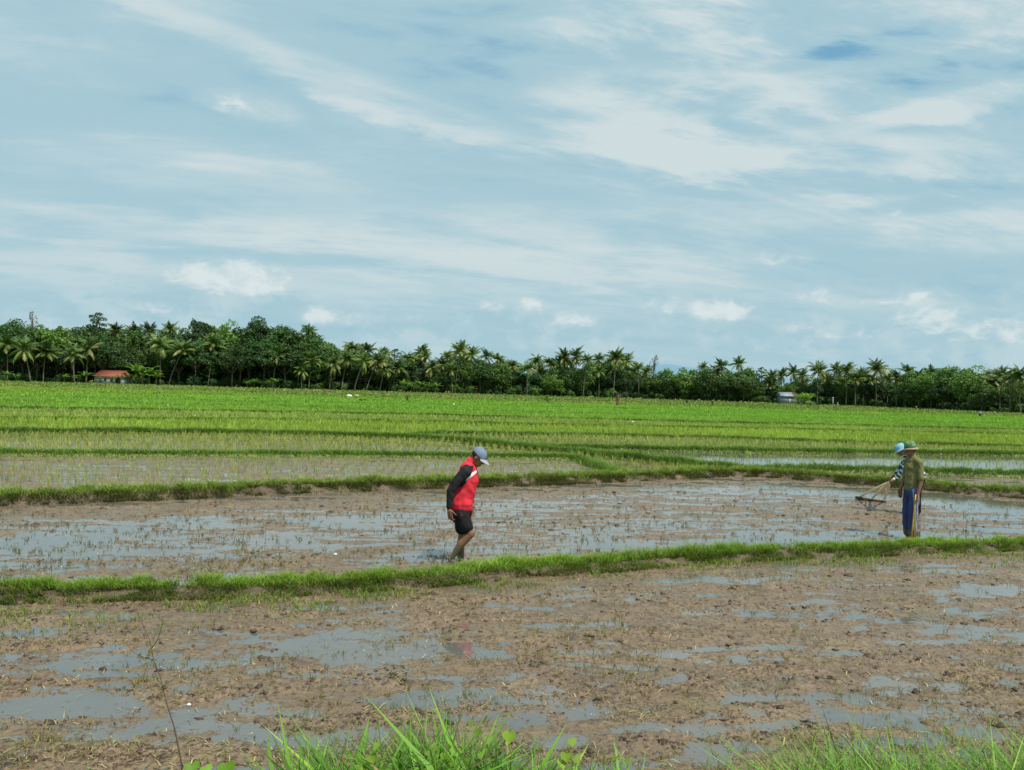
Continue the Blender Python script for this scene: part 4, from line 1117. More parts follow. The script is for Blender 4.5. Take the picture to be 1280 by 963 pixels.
leafy(466, 955, 3.6, [(465, 948, .05), (471, 934, .04), (452, 960, .05)], 'yellow-green leafy weed in the left of the grass clump')
leafy(545, 945, 3.6, [(545, 936, .035), (556, 946, .04), (530, 950, .035), (566, 953, .045), (540, 960, .045), (575, 940, .032), (585, 953, .04), (600, 945, .035), (520, 940, .03), (562, 934, .026), (534, 942, .028)], 'cluster of lime leaves in the middle of the tall grass clump', (.20, .33, .04))
leafy(240, 962, 3.5, [(240, 960, .06), (258, 963, .05), (284, 961, .07)], 'bright green leaves poking up beside the dry weed', (.16, .32, .03))
leafy(600, 930, 3.7, [(610, 925, .045), (598, 915, .04), (622, 940, .05), (588, 905, .035)], 'small lime leaves at the right of the grass clump', (.20, .30, .05))
leafy(770, 955, 3.6, [(768, 948, .03), (785, 952, .035)], 'tiny yellow-green leaves right of the raised leaf', (.22, .30, .05))
FLO = plain('white petals', (.75, .74, .6), .6, .05); FLY = plain('yellow centre', (.6, .4, .05), .6, .05)
for i, (px, py) in enumerate([(967, 952), (942, 940), (1045, 930), (1113, 926), (1120, 934), (1224, 932), (1243, 935), (996, 942), (1155, 950), (1190, 905), (1262, 950)]):
    O_ = fg(px, py + 25, 3.65); e = empty('wildflower', tuple(float(q) for q in O_)); tip = fg(px, py, 3.65) - O_
    s_ = MB(); s_.tube([np.zeros(3), tip * .5 + [.006, 0, 0], tip], [.0015, .0012, .001], n=4, col=(.13, .2, .05)); s_.build('stem', WEED, e)
    f_ = MB()
    for q in range(7):
        a = q * 6.283 / 7; u = np.array([math.cos(a), -.5 * math.sin(a), .85 * math.sin(a)]); v_ = np.array([-math.sin(a), -.5 * math.cos(a), .85 * math.cos(a)])
        f_.add([tip, tip + u * .005 + v_ * .003, tip + u * .010, tip + u * .005 - v_ * .003], Q=[(0, 1, 2, 3)])
    f_.build('petals', FLO, e); c_ = MB(); c_.ball(tip + [0, -.001, .001], .003, seg=6, rings=4); c_.build('flower_centre', FLY, e)
    tag(e, f'tiny white wildflower in the bank grass, {["second from left", "leftmost of all", "fourth from left", "fifth from left", "sixth from left", "ninth from left, below a taller stem", "tenth from left", "third from left", "seventh from left", "topmost flower on a tall stem", "rightmost of all"][i]}', 'flower', 'tiny wildflowers in the bank grass')

# ------------------------------------------------------------------ people
def skin_mat(name, use=True): return plain(name, (1, 1, 1), .6, .12, 14, use_col=True, spec=.35)
SKIN = skin_mat('skin with mud'); CLOTH = plain('cloth', (1, 1, 1), .85, .10, 12, .25, 90, use_col=True, spec=.15)

def remesh_obj(mb, name, mat, parent, voxel, smooth_it, colfn, wrinkle=0., wseed=1, wscale=9.):
    o = mb.build(name, mat)
    m = o.modifiers.new('r', 'REMESH'); m.mode = 'VOXEL'; m.voxel_size = voxel; m.use_smooth_shade = True
    if smooth_it:
        s = o.modifiers.new('s', 'SMOOTH'); s.factor = .5; s.iterations = smooth_it
    dg = bpy.context.evaluated_depsgraph_get(); dg.update()
    ev = o.evaluated_get(dg); me = bpy.data.meshes.new_from_object(ev)
    n = len(me.vertices); co = np.zeros(n * 3, np.float32); me.vertices.foreach_get('co', co); co = co.reshape(-1, 3)
    if wrinkle:
        nr = np.zeros(n * 3, np.float32); me.vertices.foreach_get('normal', nr); nr = nr.reshape(-1, 3)
        w_ = perlin(co[:, 0] * wscale + co[:, 1] * 4, co[:, 2] * wscale * 1.2 + co[:, 1] * 5, wseed) + .5 * perlin(co[:, 0] * wscale * 2.3, co[:, 2] * wscale * 2 + co[:, 1] * 9, wseed + 3)
        co = co + nr * (wrinkle * w_)[:, None]; me.vertices.foreach_set('co', co.astype(np.float32).ravel())
    c = np.ones((n, 4), np.float32); c[:, :3] = colfn(co.astype(float))
    for a_ in list(me.color_attributes): me.color_attributes.remove(a_)
    a_ = me.color_attributes.new('Col', 'FLOAT_COLOR', 'POINT'); a_.data.foreach_set('color', c.ravel())
    me.polygons.foreach_set('use_smooth', np.ones(len(me.polygons), bool))
    me.materials.clear(); me.materials.append(mat)
    bpy.data.objects.remove(o)
    return link(name, me, parent)

def limb(mb, pts, rad, n=12, flat=(1, 1)):
    """tapered limb with rounded joints"""
    pts = np.asarray(pts, float); P_ = []; R_ = []
    for i in range(len(pts) - 1):
        for t in np.linspace(0, 1, 5, endpoint=False): P_.append(pts[i] * (1 - t) + pts[i + 1] * t); R_.append(rad[i] * (1 - t) + rad[i + 1] * t)
    P_.append(pts[-1]); R_.append(rad[-1])
    mb.tube(P_, R_, n=n, flat=flat)
    for p, r in zip(pts, rad): mb.ball(p, r * .99, seg=n, rings=8)

def rotm(ax, a):
    return np.array(Matrix.Rotation(a, 3, ax))

def head(mb, c, s, yaw_dir, tilt):
    """head centre c, facing +X local rotated by yaw, nodding forward by tilt; returns local frame"""
    Rm = rotm('Z', yaw_dir) @ rotm('Y', tilt)
    f = lambda p: np.array(c) + Rm @ (np.array(p) * s)
    mb.ball(f((0, 0, .03)), np.array([.098, .078, .105]) * s, seg=18, rings=12, rot=Rm)
    mb.ball(f((.035, 0, -.045)), np.array([.062, .056, .062]) * s, seg=14, rings=9, rot=Rm)
    mb.ball(f((.062, 0, -.085)), np.array([.026, .032, .022]) * s, seg=10, rings=7, rot=Rm)       # chin
    mb.tube([f((.088, 0, .025)), f((.108, 0, -.012)), f((.112, 0, -.022))], [.010 * s, .016 * s, .014 * s], n=8)   # nose
    mb.ball(f((.092, 0, -.05)), np.array([.012, .026, .008]) * s, seg=8, rings=6, rot=Rm); mb.ball(f((.089, 0, -.064)), np.array([.012, .024, .009]) * s, seg=8, rings=6, rot=Rm)
    mb.ball(f((.086, 0, .042)), np.array([.014, .055, .012]) * s, seg=10, rings=6, rot=Rm)        # brow
    for sg in (-1, 1):
        mb.ball(f((-.005, .080 * sg, -.005)), np.array([.020, .010, .033]) * s, seg=8, rings=7, rot=Rm)
        mb.ball(f((.06, .040 * sg, -.012)), np.array([.026, .022, .02]) * s, seg=8, rings=6, rot=Rm)
    return f, Rm

def hand(mb, wrist, dirn, palm_n, s=1., curl=.5, thumb_side=1):
    """wrist point, pointing direction, palm normal; five separate fingers"""
    d = np.array(dirn, float); d /= np.linalg.norm(d); nrm = np.array(palm_n, float); nrm -= d * (nrm @ d); nrm /= np.linalg.norm(nrm); sd = np.cross(d, nrm) * thumb_side
    w0 = np.array(wrist, float)
    Rm = np.stack([d, sd, nrm], 1)
    mb.ball(w0 + d * .048 * s, np.array([.055, .040, .016]) * s, seg=12, rings=8, rot=Rm)
    mb.tube([w0 - d * .02, w0 + d * .03 * s], [.026 * s, .026 * s], n=10)
    for i, (o_, L) in enumerate(((.030, .070), (.010, .080), (-.010, .074), (-.029, .058))):
        p = w0 + d * .085 * s + sd * o_ * s; pts = [p - d * .03 * s]; a = curl * .3
        for j, f_ in enumerate((.45, .32, .25)):
            p = p + (d * math.cos(a) + nrm * math.sin(a)) * L * f_ * s if j else p + (d * math.cos(a) + nrm * math.sin(a)) * L * f_ * s
            pts.append(p); a += curl * (1.0 + .1 * i)
        limb(mb, pts, np.array([.0100, .0092, .0085, .0072]) * s, n=8)
    p0 = w0 + d * .02 * s + sd * .03 * s
    limb(mb, [p0, p0 + (d * .6 + sd * .6 + nrm * .25) * .04 * s, p0 + (d * .85 + sd * .5 + nrm * .5) * .075 * s], np.array([.013, .0105, .0085]) * s, n=8)

# ---- walking man: local +X = picture right, +Y away, origin on the mud at the standing foot
def person_root(px, py, label, yaw=0.):
    p = gnd(px, py); e = empty('person', (float(p[0]), float(p[1]), 0)); e.rotation_euler[2] = yaw
    tag(e, label, 'person'); return e
mudc = np.array([.11, .10, .065]); skc = np.array([.21, .105, .062])
def skin_col(mud_z):
    def f(co):
        n_ = perlin(co[:, 0] * 14 + co[:, 1] * 9, co[:, 2] * 12, 5)
        t = np.clip((mud_z + .06 * n_ - co[:, 2]) / .06, 0, 1)[:, None]
        return skc * (1 - t) + mudc * t
    return f
e = person_root(574, 703.5, 'bowed man in red and black jacket, black shorts and blue cap walking through the mud')
e.rotation_euler[2] = R(-6); e.scale = (.94, .94, 1)
b = MB()
hip = np.array([.0, 0, .70]); chest = np.array([.075, 0, 1.08]); neck = np.array([.125, 0, 1.30]); hd = np.array([.215, -.0, 1.385])
limb(b, [hip, (.02, 0, .88), chest], [.115, .11, .115], n=14, flat=(1, .95))
limb(b, [(.08, -.14, 1.19), (.09, 0, 1.22), (.09, .14, 1.19)], [.052, .065, .052])
limb(b, [(.10, 0, 1.22), neck, hd + [-.03, 0, -.02]], [.065, .055, .055])
fh, Rh = head(b, hd, 1.02, R(-8), R(38))
# near (right) arm hanging back, far arm hanging ahead
shn = np.array([.075, -.185, 1.20]); eln = np.array([-.115, -.235, .965]); wrn = np.array([-.125, -.235, .735])
shf = np.array([.10, .185, 1.20]); elf = np.array([.10, .24, .95]); wrf = np.array([.10, .22, .73])
limb(b, [shn, eln, wrn], [.05, .040, .026]); limb(b, [shf, elf, wrf], [.05, .040, .026])
hand(b, wrn + [0, 0, -.01], (.22, .02, -1), (.5, .9, .1), 1.08, .55, 1); hand(b, wrf, (.2, 0, -1), (.2, -1, 0), 1.05, .5, -1)
hn = np.array([.01, -.078, .69]); kn = np.array([.160, -.10, .40]); an = np.array([-.085, -.10, .085])
hf = np.array([.01, .078, .69]); kf = np.array([.015, .09, .35]); af = np.array([.02, .09, -.06])
limb(b, [hn, kn], [.072, .058]); limb(b, [kn, kn * .62 + an * .38 + [-.028, 0, -.01], an], [.056, .056, .034])
limb(b, [hf, kf], [.072, .056]); limb(b, [kf, kf * .65 + af * .35 + [-.02, 0, 0], af], [.054, .058, .036])
b.ball(kn + [.03, 0, .01], (.035, .042, .045), seg=10, rings=8)
limb(b, [an + [-.03, 0, -.02], an + [.05, 0, -.085], an + [.12, 0, -.13]], [.034, .036, .026], flat=(1, .8)); limb(b, [af + [-.04, 0, -.02], af + [.15, 0, -.04]], [.04, .03])
remesh_obj(b, 'body', SKIN, e, .0055, 3, skin_col(.27))
# jacket
RED = np.array([.66, .035, .055]); BLK = np.array([.02, .02, .022]); WHT = np.array([.72, .72, .72])
j = MB()
limb(j, [(-.0, 0, .775), (.005, 0, .86), (.04, 0, .97), (.075, 0, 1.10), (.085, 0, 1.20)], [.172, .165, .156, .162, .135], n=16, flat=(1.04, 1.0))
limb(j, [(.065, -.155, 1.205), (.085, 0, 1.25), (.095, .155, 1.205)], [.082, .095, .082])
limb(j, [(.10, 0, 1.25), (.135, 0, 1.325)], [.088, .070], n=14)
limb(j, [shn, (shn + eln) / 2 + [-.01, 0, 0], eln, wrn + [0, 0, .03]], [.080, .068, .056, .043]); limb(j, [shf, elf, wrf + [0, 0, .03]], [.075, .056, .043])
def jcol(co):
    x, y, z = co.T
    c = np.tile(RED, (len(co), 1))
    c *= (1 + .12 * perlin(x * 8, z * 8, 3))[:, None]
    # near/far sleeve (distance to the arm line)
    def dseg(p, a_, b_):
        ab = b_ - a_; t = np.clip(((p - a_) @ ab) / (ab @ ab), 0, 1); return np.linalg.norm(p - a_ - t[:, None] * ab, axis=1), t
    for S_, E_, W_ in ((shn, eln, wrn), (shf, elf, wrf)):
        d1, t1 = dseg(co, S_ + [.03, 0, .05], E_); d2, t2 = dseg(co, E_, W_)
        out = np.abs(y) > .125 + .03 * np.clip((1.1 - z) / .2, 0, 1)
        c[((d1 < .105) | (d2 < .075)) & out] = BLK
    # dark yoke running from shoulder to collar and a white flash under it on the chest
    yoke = (z - 1.13 > (x - .06) * .9) & (x > .035) & (z > 1.12) & (z < 1.285) & (np.abs(y) > .05) & (x < .17)
    c[yoke & (np.abs(y) > .06)] = BLK
    fl = (z > 1.08 + (x - .08) * .85) & (z < 1.145 + (x - .08) * .62) & (x > .085) & (np.abs(y) > .03) & (np.abs(y) < .165)
    c[fl & ~(yoke & (z > 1.16))] = WHT
    zip_ = (np.abs(y) < .006) & (x > .1); c[zip_] = RED * .4
    return c
remesh_obj(j, 'jacket', CLOTH, e, .008, 3, jcol, .011, 3, 8)
tl = MB(); tl.add([(-.165, -.05, .735), (-.165, .02, .735), (-.195, .01, .66), (-.19, -.04, .655), (-.175, -.05, .70)], Q=[(0, 1, 2, 3)], T=[(0, 3, 4)], col=RED); tl.build('jacket_tail', CLOTH, e)
s = MB()
limb(s, [(0, 0, .72), (.005, 0, .64)], [.15, .153], n=16, flat=(1.0, .95))
limb(s, [hn + [0, 0, -.03], hn * .25 + kn * .75 + [-.02, 0, .015]], [.105, .098]); limb(s, [hf + [0, 0, -.03], (.005, .09, .44)], [.112, .098])
def scol(co):
    c = np.tile(np.array([.014, .013, .014]), (len(co), 1)); x, y, z = co.T
    m_ = (y < -.12) & (np.abs(z - (.675 + .012 * np.sin(x * 90))) < .004) & (x > .02) & (x < .06); c[m_] = (.16, .05, .035)
    m_ = (y < -.12) & (np.abs(z - (.655 + .01 * np.sin(x * 70 + 1))) < .003) & (x > .035) & (x < .065); c[m_] = (.16, .06, .04)
    return c
remesh_obj(s, 'shorts', CLOTH, e, .008, 3, scol, .006, 9, 8)
# cap
CAPM = plain('faded blue cap', (.17, .21, .30), .85, .15, 20, .2, 100); CAPL = plain('pale cap brim', (.30, .34, .40), .8, .1)
def cap(e, f, Rm, s_, mat, brimmat, logo=True):
    c = MB(); V = []; n_ = 20
    for i in range(8):
        a = math.pi / 2 * i / 7.5
        for k in range(n_): t = 2 * math.pi * k / n_; V.append(f((.112 * math.cos(a) * math.cos(t) / 1 - .004, .090 * math.cos(a) * math.sin(t), .045 + .098 * math.sin(a))))
    Q = [(i * n_ + k, i * n_ + (k + 1) % n_, (i + 1) * n_ + (k + 1) % n_, (i + 1) * n_ + k) for i in range(7) for k in range(n_)]
    Q += [tuple(7 * n_ + q for q in (0, 1, 2, 3))]
    V += [f((0, 0, .145))]; T = [(7 * n_ + k, 7 * n_ + (k + 1) % n_, 8 * n_) for k in range(n_)]
    c.add(V, Q=Q[:-1], T=T); o = c.build('cap', mat, e, smooth=True)
    br = MB(); V = []
    for i in range(5):
        for k in range(11):
            t = R(-62) + R(124) * k / 10; r0 = .105; ext = .085 * math.cos((k - 5) / 5 * 1.25) * i / 4
            for_z = .050 - .018 * i / 4 - .016 * (abs(k - 5) / 5) ** 2
            V.append(f((math.cos(t) * (r0) + ext, .090 * math.sin(t) * (1 + .02 * i), for_z)))
    V2 = [v - Rm @ np.array([0, 0, .006]) for v in V]
    q = [(i * 11 + k, (i + 1) * 11 + k, (i + 1) * 11 + k + 1, i * 11 + k + 1) for i in range(4) for k in range(10)]
    q2 = [tuple(55 + a for a in reversed(p)) for p in q]; edge = [(44 + k, 99 + k, 100 + k, 45 + k) for k in range(10)]
    br.add(V + V2, Q=q + q2 + edge); br.build('brim', brimmat, o, smooth=True)
    bt = MB(); bt.ball(f((-.002, 0, .146)), .009, seg=8, rings=6); bt.build('button', mat, o)
    if logo:
        lg = MB(); lg.add([f((.1075, -.022, .065)), f((.1075, .022, .065)), f((.0975, .020, .098)), f((.0975, -.020, .098))], Q=[(0, 1, 2, 3)], col=(.05, .04, .05)); lg.add([f((.1090, -.012, .070)), f((.1090, .010, .070)), f((.102, .006, .092)), f((.102, -.008, .088))], Q=[(0, 1, 2, 3)], col=(.5, .2, .08)); lg.build('badge', DEBRIS, o)
cap(e, fh, Rh, 1, CAPM, CAPL)
HAIR = plain('short dark hair', (.02, .017, .015), .8, .3, 60)
hb = MB(); hb.ball(fh((-.03, 0, .022)), (.079, .083, .062), seg=16, rings=10, rot=Rh); hb.build('hair', HAIR, e, smooth=True)
EYE = plain('eyes', (.03, .02, .018), .2, .05)
def eyes(e, f):
    for sg in (-1, 1): m_ = MB(); m_.ball(f((.083, .032 * sg, .016)), .011, seg=8, rings=6); m_.build('eye', EYE, e)
eyes(e, fh)

# ---- standing farmer, facing picture left (local +X turned round), slightly towards the camera
e = person_root(1138, 674, 'standing farmer in olive shirt and green bucket hat with blue striped trousers')
e.rotation_euler[2] = R(180 + 10); e.scale = (.86, .84, 1)    # faces left; his left side (+Y local) is towards the camera
b = MB(); hip = np.array([0, 0, .80])
limb(b, [hip, (-.01, 0, .98), (-.02, 0, 1.18)], [.12, .11, .12], n=14, flat=(.85, 1))
limb(b, [(-.02, -.14, 1.285), (-.01, 0, 1.32), (-.02, .14, 1.285)], [.05, .068, .05]); limb(b, [(-.01, 0, 1.30), (.02, 0, 1.42)], [.062, .056])
fh, Rh = head(b, (.055, 0, 1.485), 1.0, R(-4), R(10))
shn = np.array([-.03, .165, 1.285]); eln = np.array([-.05, .195, 1.00]); wrn = np.array([.02, .20, .765])
shf = np.array([-.02, -.165, 1.285]); elf = np.array([.02, -.195, 1.02]); wrf = np.array([.13, -.15, .83])
limb(b, [shn, eln, wrn], [.052, .043, .029]); limb(b, [shf, elf, wrf], [.05, .041, .028])
hand(b, wrn, (.10, .0, -1), (1.0, -.25, 0), 1.1, .95, -1); hand(b, wrf, (.12, .02, -1), (.1, 1, 0), 1.1, .5, 1)
for sg in (-1, 1):
    h_ = np.array([0, .09 * sg, .80]); k_ = np.array([.03 + .012 * sg, .10 * sg, .38]); a_ = np.array([0 + .02 * sg, .10 * sg, -.04])
    limb(b, [h_, k_], [.09, .06]); limb(b, [k_, k_ * .65 + a_ * .35 + [-.02, 0, 0], a_], [.056, .058, .04]); limb(b, [a_ + [-.05, 0, -.03], a_ + [.14, 0, -.05]], [.04, .03])
remesh_obj(b, 'body', SKIN, e, .0055, 3, skin_col(.04))
OLV = np.array([.17, .165, .065])
t = MB()
limb(t, [(.0, 0, .86), (.005, 0, .95), (-.005, 0, 1.08), (-.015, 0, 1.20), (-.015, 0, 1.27)], [.135, .138, .142, .145, .12], n=16, flat=(.86, 1.05))
limb(t, [(-.02, -.14, 1.295), (-.01, 0, 1.325), (-.02, .14, 1.295)], [.062, .078, .062]); limb(t, [(-.01, 0, 1.31), (.005, 0, 1.36)], [.078, .066])
limb(t, [shn + [0, -.01, 0], eln + [.005, 0, .03]], [.066, .056]); limb(t, [shf, elf + [0, 0, .03]], [.066, .056])
remesh_obj(t, 'shirt', CLOTH, e, .008, 4, lambda co: OLV * (1 + .15 * perlin(co[:, 0] * 9, co[:, 2] * 9, 4))[:, None], .011, 13, 8)
t = MB()
limb(t, [(0, 0, .88), (.0, 0, .80)], [.124, .135], n=16, flat=(.92, 1.))
for sg in (-1, 1):
    limb(t, [(0, .085 * sg, .80), (.028 + .012 * sg, .10 * sg, .42), (.01 + .02 * sg, .105 * sg, .10)], [.098, .088, .080])
NVY = np.array([.045, .062, .150])
def tcol(co):
    x, y, z = co.T; c = np.tile(NVY, (len(co), 1)) * (1 + .2 * perlin(x * 10, z * 8, 3))[:, None]
    m_ = (np.abs(y) > .13) & (np.abs(x - .008) < .007); c[m_] = (.42, .45, .52)
    m_ = (np.abs(y) > .12) & (np.abs(x + .030) < .005); c[m_] = (.42, .45, .52)
    m_ = (np.abs(y) > .12) & (np.abs(x - .075) < .004); c[m_] = (.25, .28, .38)
    tt = np.clip((.20 + .05 * perlin(x * 20, z * 12 + y * 9, 8) - z) / .05, 0, 1)[:, None]
    return c * (1 - tt) + mudc * 1.1 * tt
remesh_obj(t, 'trousers', CLOTH, e, .008, 3, tcol, .009, 19, 7)
# bucket hat with camouflage blotches
def camo():
    m, nt, out = nodemat('green camouflage'); tc = N(nt, 'ShaderNodeTexCoord')
    n1 = noise_tex(nt, tc.outputs['Object'], 22, 2); n2 = noise_tex(nt, tc.outputs['Object'], 31, 2)
    c = mix(nt, mrange(nt, n1, .48, .52), (.06, .15, .06), (.12, .26, .14)); c = mix(nt, mrange(nt, n2, .58, .62), c, (.30, .34, .26))
    p = N(nt, 'ShaderNodeBsdfPrincipled', Roughness=.9); nt.links.new(c, p.inputs['Base Color']); nt.links.new(p.outputs[0], out.inputs[0]); return m
CAMO = camo(); BRIM = plain('pale hat brim', (.30, .24, .18), .85, .15, 15)
def lathe(mb, f, prof, n_=22, col=None, ell=(1, 1), wob=0.):
    V = []
    for r_, z_ in prof:
        for k in range(n_):
            t = 2 * math.pi * k / n_; V.append(f((r_ * ell[0] * math.cos(t), r_ * ell[1] * math.sin(t), z_ + wob * math.sin(2 * t) * r_)))
    Q = [(i * n_ + k, i * n_ + (k + 1) % n_, (i + 1) * n_ + (k + 1) % n_, (i + 1) * n_ + k) for i in range(len(prof) - 1) for k in range(n_)]
    mb.add(V, Q=Q, col=col)
h = MB(); lathe(h, fh, [(.104, .035), (.104, .07), (.100, .105), (.086, .135), (.05, .146), (.001, .148)], ell=(1.06, .92)); ho = h.build('hat', CAMO, e, smooth=True)
h = MB(); lathe(h, fh, [(.100, .042), (.112, .036), (.132, .020), (.133, .015), (.112, .030), (.100, .036)], ell=(1.06, .94), wob=.08); h.build('brim', BRIM, ho, smooth=True)
h = MB(); lathe(h, fh, [(.1055, .045), (.1058, .062)], ell=(1.06, .92)); h.build('band', plain('hat band', (.05, .10, .05), .9, .1), ho)
hb = MB(); hb.ball(fh((-.03, 0, .012)), (.078, .082, .062), seg=16, rings=10, rot=Rh); hb.build('hair', HAIR, e, smooth=True); eyes(e, fh)
# yellow sticks held by the standing farmer (in the near hand, standing in the mud)
YEL = plain('yellow bamboo', (.42, .30, .09), .6, .2, 20); PALEW = plain('pale peeled wood', (.86, .74, .52), .7, .15, 10)
Rz = rotm('Z', e.rotation_euler[2]); base = np.array(e.location)
hp = base + Rz @ ((wrn + np.array([.045, .0, -.085])) * np.array([.86, .84, 1]))
st_ = empty('bamboo_stick', tuple(float(q) for q in (hp[0] + .0, hp[1], -.05)))
for i, (dx, r_) in enumerate(((0, .012), (.028, .010))):
    top_ = np.array([.0, 0, hp[2] + .05 + .05]); m_ = MB(); foot = np.array([-.055 + dx * 1.6, -.02 * i, .0])
    m_.tube([foot, foot * .6 + top_ * .4, foot * .25 + top_ * .75, top_ + [0, 0, 0.04]], [r_, r_ * 1.05, r_, r_ * .9], n=8); m_.build('shaft', YEL, st_, smooth=True)
tag(st_, 'pair of thin yellow bamboo rods held upright against the blue trousers', 'stick')

# ---- farmer behind, bent forward with the levelling board
d3 = 15.6
g3 = at_depth(1149., 500., d3)
e = empty('person', (float(g3[0]), float(g3[1]), 0)); e.rotation_euler[2] = R(180 - 22); e.scale = (.95, .88, 1)
tag(e, 'farmer in striped long-sleeved shirt and light blue hat pulling a wooden leveller', 'person')
b = MB()
hip = np.array([-.02, 0, .74]); limb(b, [hip, (.06, 0, .90), (.13, 0, 1.06)], [.125, .115, .125], n=14)
limb(b, [(.16, -.14, 1.15), (.17, 0, 1.19), (.16, .14, 1.15)], [.058, .072, .058]); limb(b, [(.17, 0, 1.17), (.24, 0, 1.27)], [.06, .052])
fh, Rh = head(b, (.315, 0, 1.30), .95, 0, R(38))
shn = np.array([.17, .17, 1.13]); eln = np.array([.28, .20, .90]); wrn = np.array([.43, .12, .70])
shf = np.array([.17, -.19, 1.14]); elf = np.array([.30, -.21, .92]); wrf = np.array([.42, -.03, .77])
limb(b, [shn, eln, wrn], [.048, .038, .026]); limb(b, [shf, elf, wrf], [.048, .038, .026])
hand(b, wrn, (.75, -.2, -.45), (-.3, -.8, -.5), 1., .95, 1); hand(b, wrf, (.75, .25, -.45), (-.2, .8, -.5), 1., .95, -1)
for sg in (-1, 1):
    h_ = np.array([-.02, .085 * sg, .74]); k_ = np.array([.02 - .02 * sg, .10 * sg, .36]); a_ = np.array([0 - .02 * sg, .10 * sg, -.06])
    limb(b, [h_, k_], [.085, .056]); limb(b, [k_, k_ * .65 + a_ * .35 + [-.02, 0, 0], a_], [.054, .056, .038]); limb(b, [a_ + [-.05, 0, -.03], a_ + [.13, 0, -.05]], [.04, .03])
remesh_obj(b, 'body', SKIN, e, .0055, 3, skin_col(.05))
t = MB()
limb(t, [(-.02, 0, .80), (.05, 0, .92), (.13, 0, 1.07), (.155, 0, 1.13)], [.150, .142, .148, .125], n=16, flat=(1.1, .93)); limb(t, [(.155, -.155, 1.155), (.165, 0, 1.195), (.155, .155, 1.155)], [.072, .085, .072]); limb(t, [(.17, 0, 1.19), (.20, 0, 1.235)], [.075, .065])
limb(t, [shn, eln, wrn - (wrn - eln) * .12], [.074, .058, .045]); limb(t, [shf, elf, wrf - (wrf - elf) * .12], [.074, .058, .045])
def stripe(co):
    x, y, z = co.T
    def par(S_, E_, W_):
        L1 = np.linalg.norm(E_ - S_); a1 = (E_ - S_) / L1; a2 = (W_ - E_) / np.linalg.norm(W_ - E_)
        t1 = (co - S_) @ a1; t2 = (co - E_) @ a2
        return np.where(t1 < L1, t1, L1 + t2), np.minimum(np.linalg.norm(co - S_ - np.clip(t1, 0, L1)[:, None] * a1, axis=1), np.linalg.norm(co - E_ - np.clip(t2, 0, .5)[:, None] * a2, axis=1))
    p1, q1 = par(shn, eln, wrn); p2, q2 = par(shf, elf, wrf)
    par_t = z * 1.0
    v_ = np.where((q1 < .09) & (y > .12), p1, np.where((q2 < .09) & (y < -.12), p2, par_t))
    ph = np.mod(v_ / .085, 1.)
    c = np.where((ph < .45)[:, None], np.array([.52, .62, .66]), np.array([.03, .055, .075]))
    return c
remesh_obj(t, 'shirt', CLOTH, e, .008, 3, stripe, .006, 23, 8)
t = MB(); limb(t, [(-.02, 0, .82), (-.02, 0, .74)], [.138, .142], n=16)
for sg in (-1, 1): limb(t, [(-.02, .085 * sg, .74), (.02 - .02 * sg, .10 * sg, .38), (0 - .02 * sg, .10 * sg, .10)], [.10, .082, .07])
remesh_obj(t, 'trousers', CLOTH, e, .009, 3, lambda co: np.tile(np.array([.012, .013, .018]), (len(co), 1)), .007, 29, 7)
CYAN = plain('light blue cloth hat', (.22, .43, .54), .8, .12, 15)
h = MB(); lathe(h, fh, [(.108, .02), (.108, .06), (.103, .10), (.085, .13), (.05, .142), (.001, .145)], ell=(1.06, .92)); ho = h.build('hat', CYAN, e, smooth=True)
h = MB(); lathe(h, fh, [(.104, .04), (.125, .026), (.148, .004), (.149, -.002), (.125, .018), (.104, .030)], ell=(1.12, .90), wob=.05); h.build('brim', CYAN, ho, smooth=True); eyes(e, fh)
hb = MB(); hb.ball(fh((-.03, 0, .012)), (.078, .082, .062), seg=14, rings=9, rot=Rh); hb.build('hair', HAIR, e, smooth=True)
Rz = rotm('Z', e.rotation_euler[2]); base = np.array(e.location)
W = lambda p: base + Rz @ (np.array(p) * np.array([.95, .88, 1]))
hA = W(wrn + np.array([.055, -.01, -.03])); hB = W(wrf + np.array([.055, .02, -.03]))
# leveller: board on the mud with three struts meeting in a handle
bl = gnd(1071., 622.5, .04); brr = gnd(1107., 627., .04); cen = (bl + brr) / 2
r_ = empty('mud_leveller', (float(cen[0]), float(cen[1]), 0)); Oc = np.array([cen[0], cen[1], 0])
ax = (brr - bl); ax[2] = 0; L = np.linalg.norm(ax); ang = math.atan2(ax[1], ax[0])
m_ = MB(); m_.box((-L / 2, -.03, .0), (L / 2, .035, .055)); m_.box((-L / 2 - .02, -.04, .002), (-L / 2 + .13, .045, .075)); o = m_.build('board', DWOOD, r_); o.rotation_euler[2] = ang
grip = (hA + hB) / 2 * 0 + hA + (hB - hA) * .1
dirh = (cen + [0, 0, .07] - grip); dirh /= np.linalg.norm(dirh)
joint = grip + dirh * .12
m_ = MB(); m_.tube([grip - dirh * .18 - Oc, grip - Oc, joint - Oc], [.022, .024, .026], n=8); m_.build('handle', PALEW, r_, smooth=True)
for f_ in (-.36, .06, .46):
    q = cen + ax * f_ + [0, 0, .05]; m_ = MB(); m_.tube([joint - Oc, (joint + q) / 2 - Oc + [0, 0, .008], q - Oc], [.028, .025, .022], n=8); m_.build('strut', PALEW, r_, smooth=True)
tag(r_, 'wooden mud leveller with dark board and three pale struts on the wet mud', 'leveller')

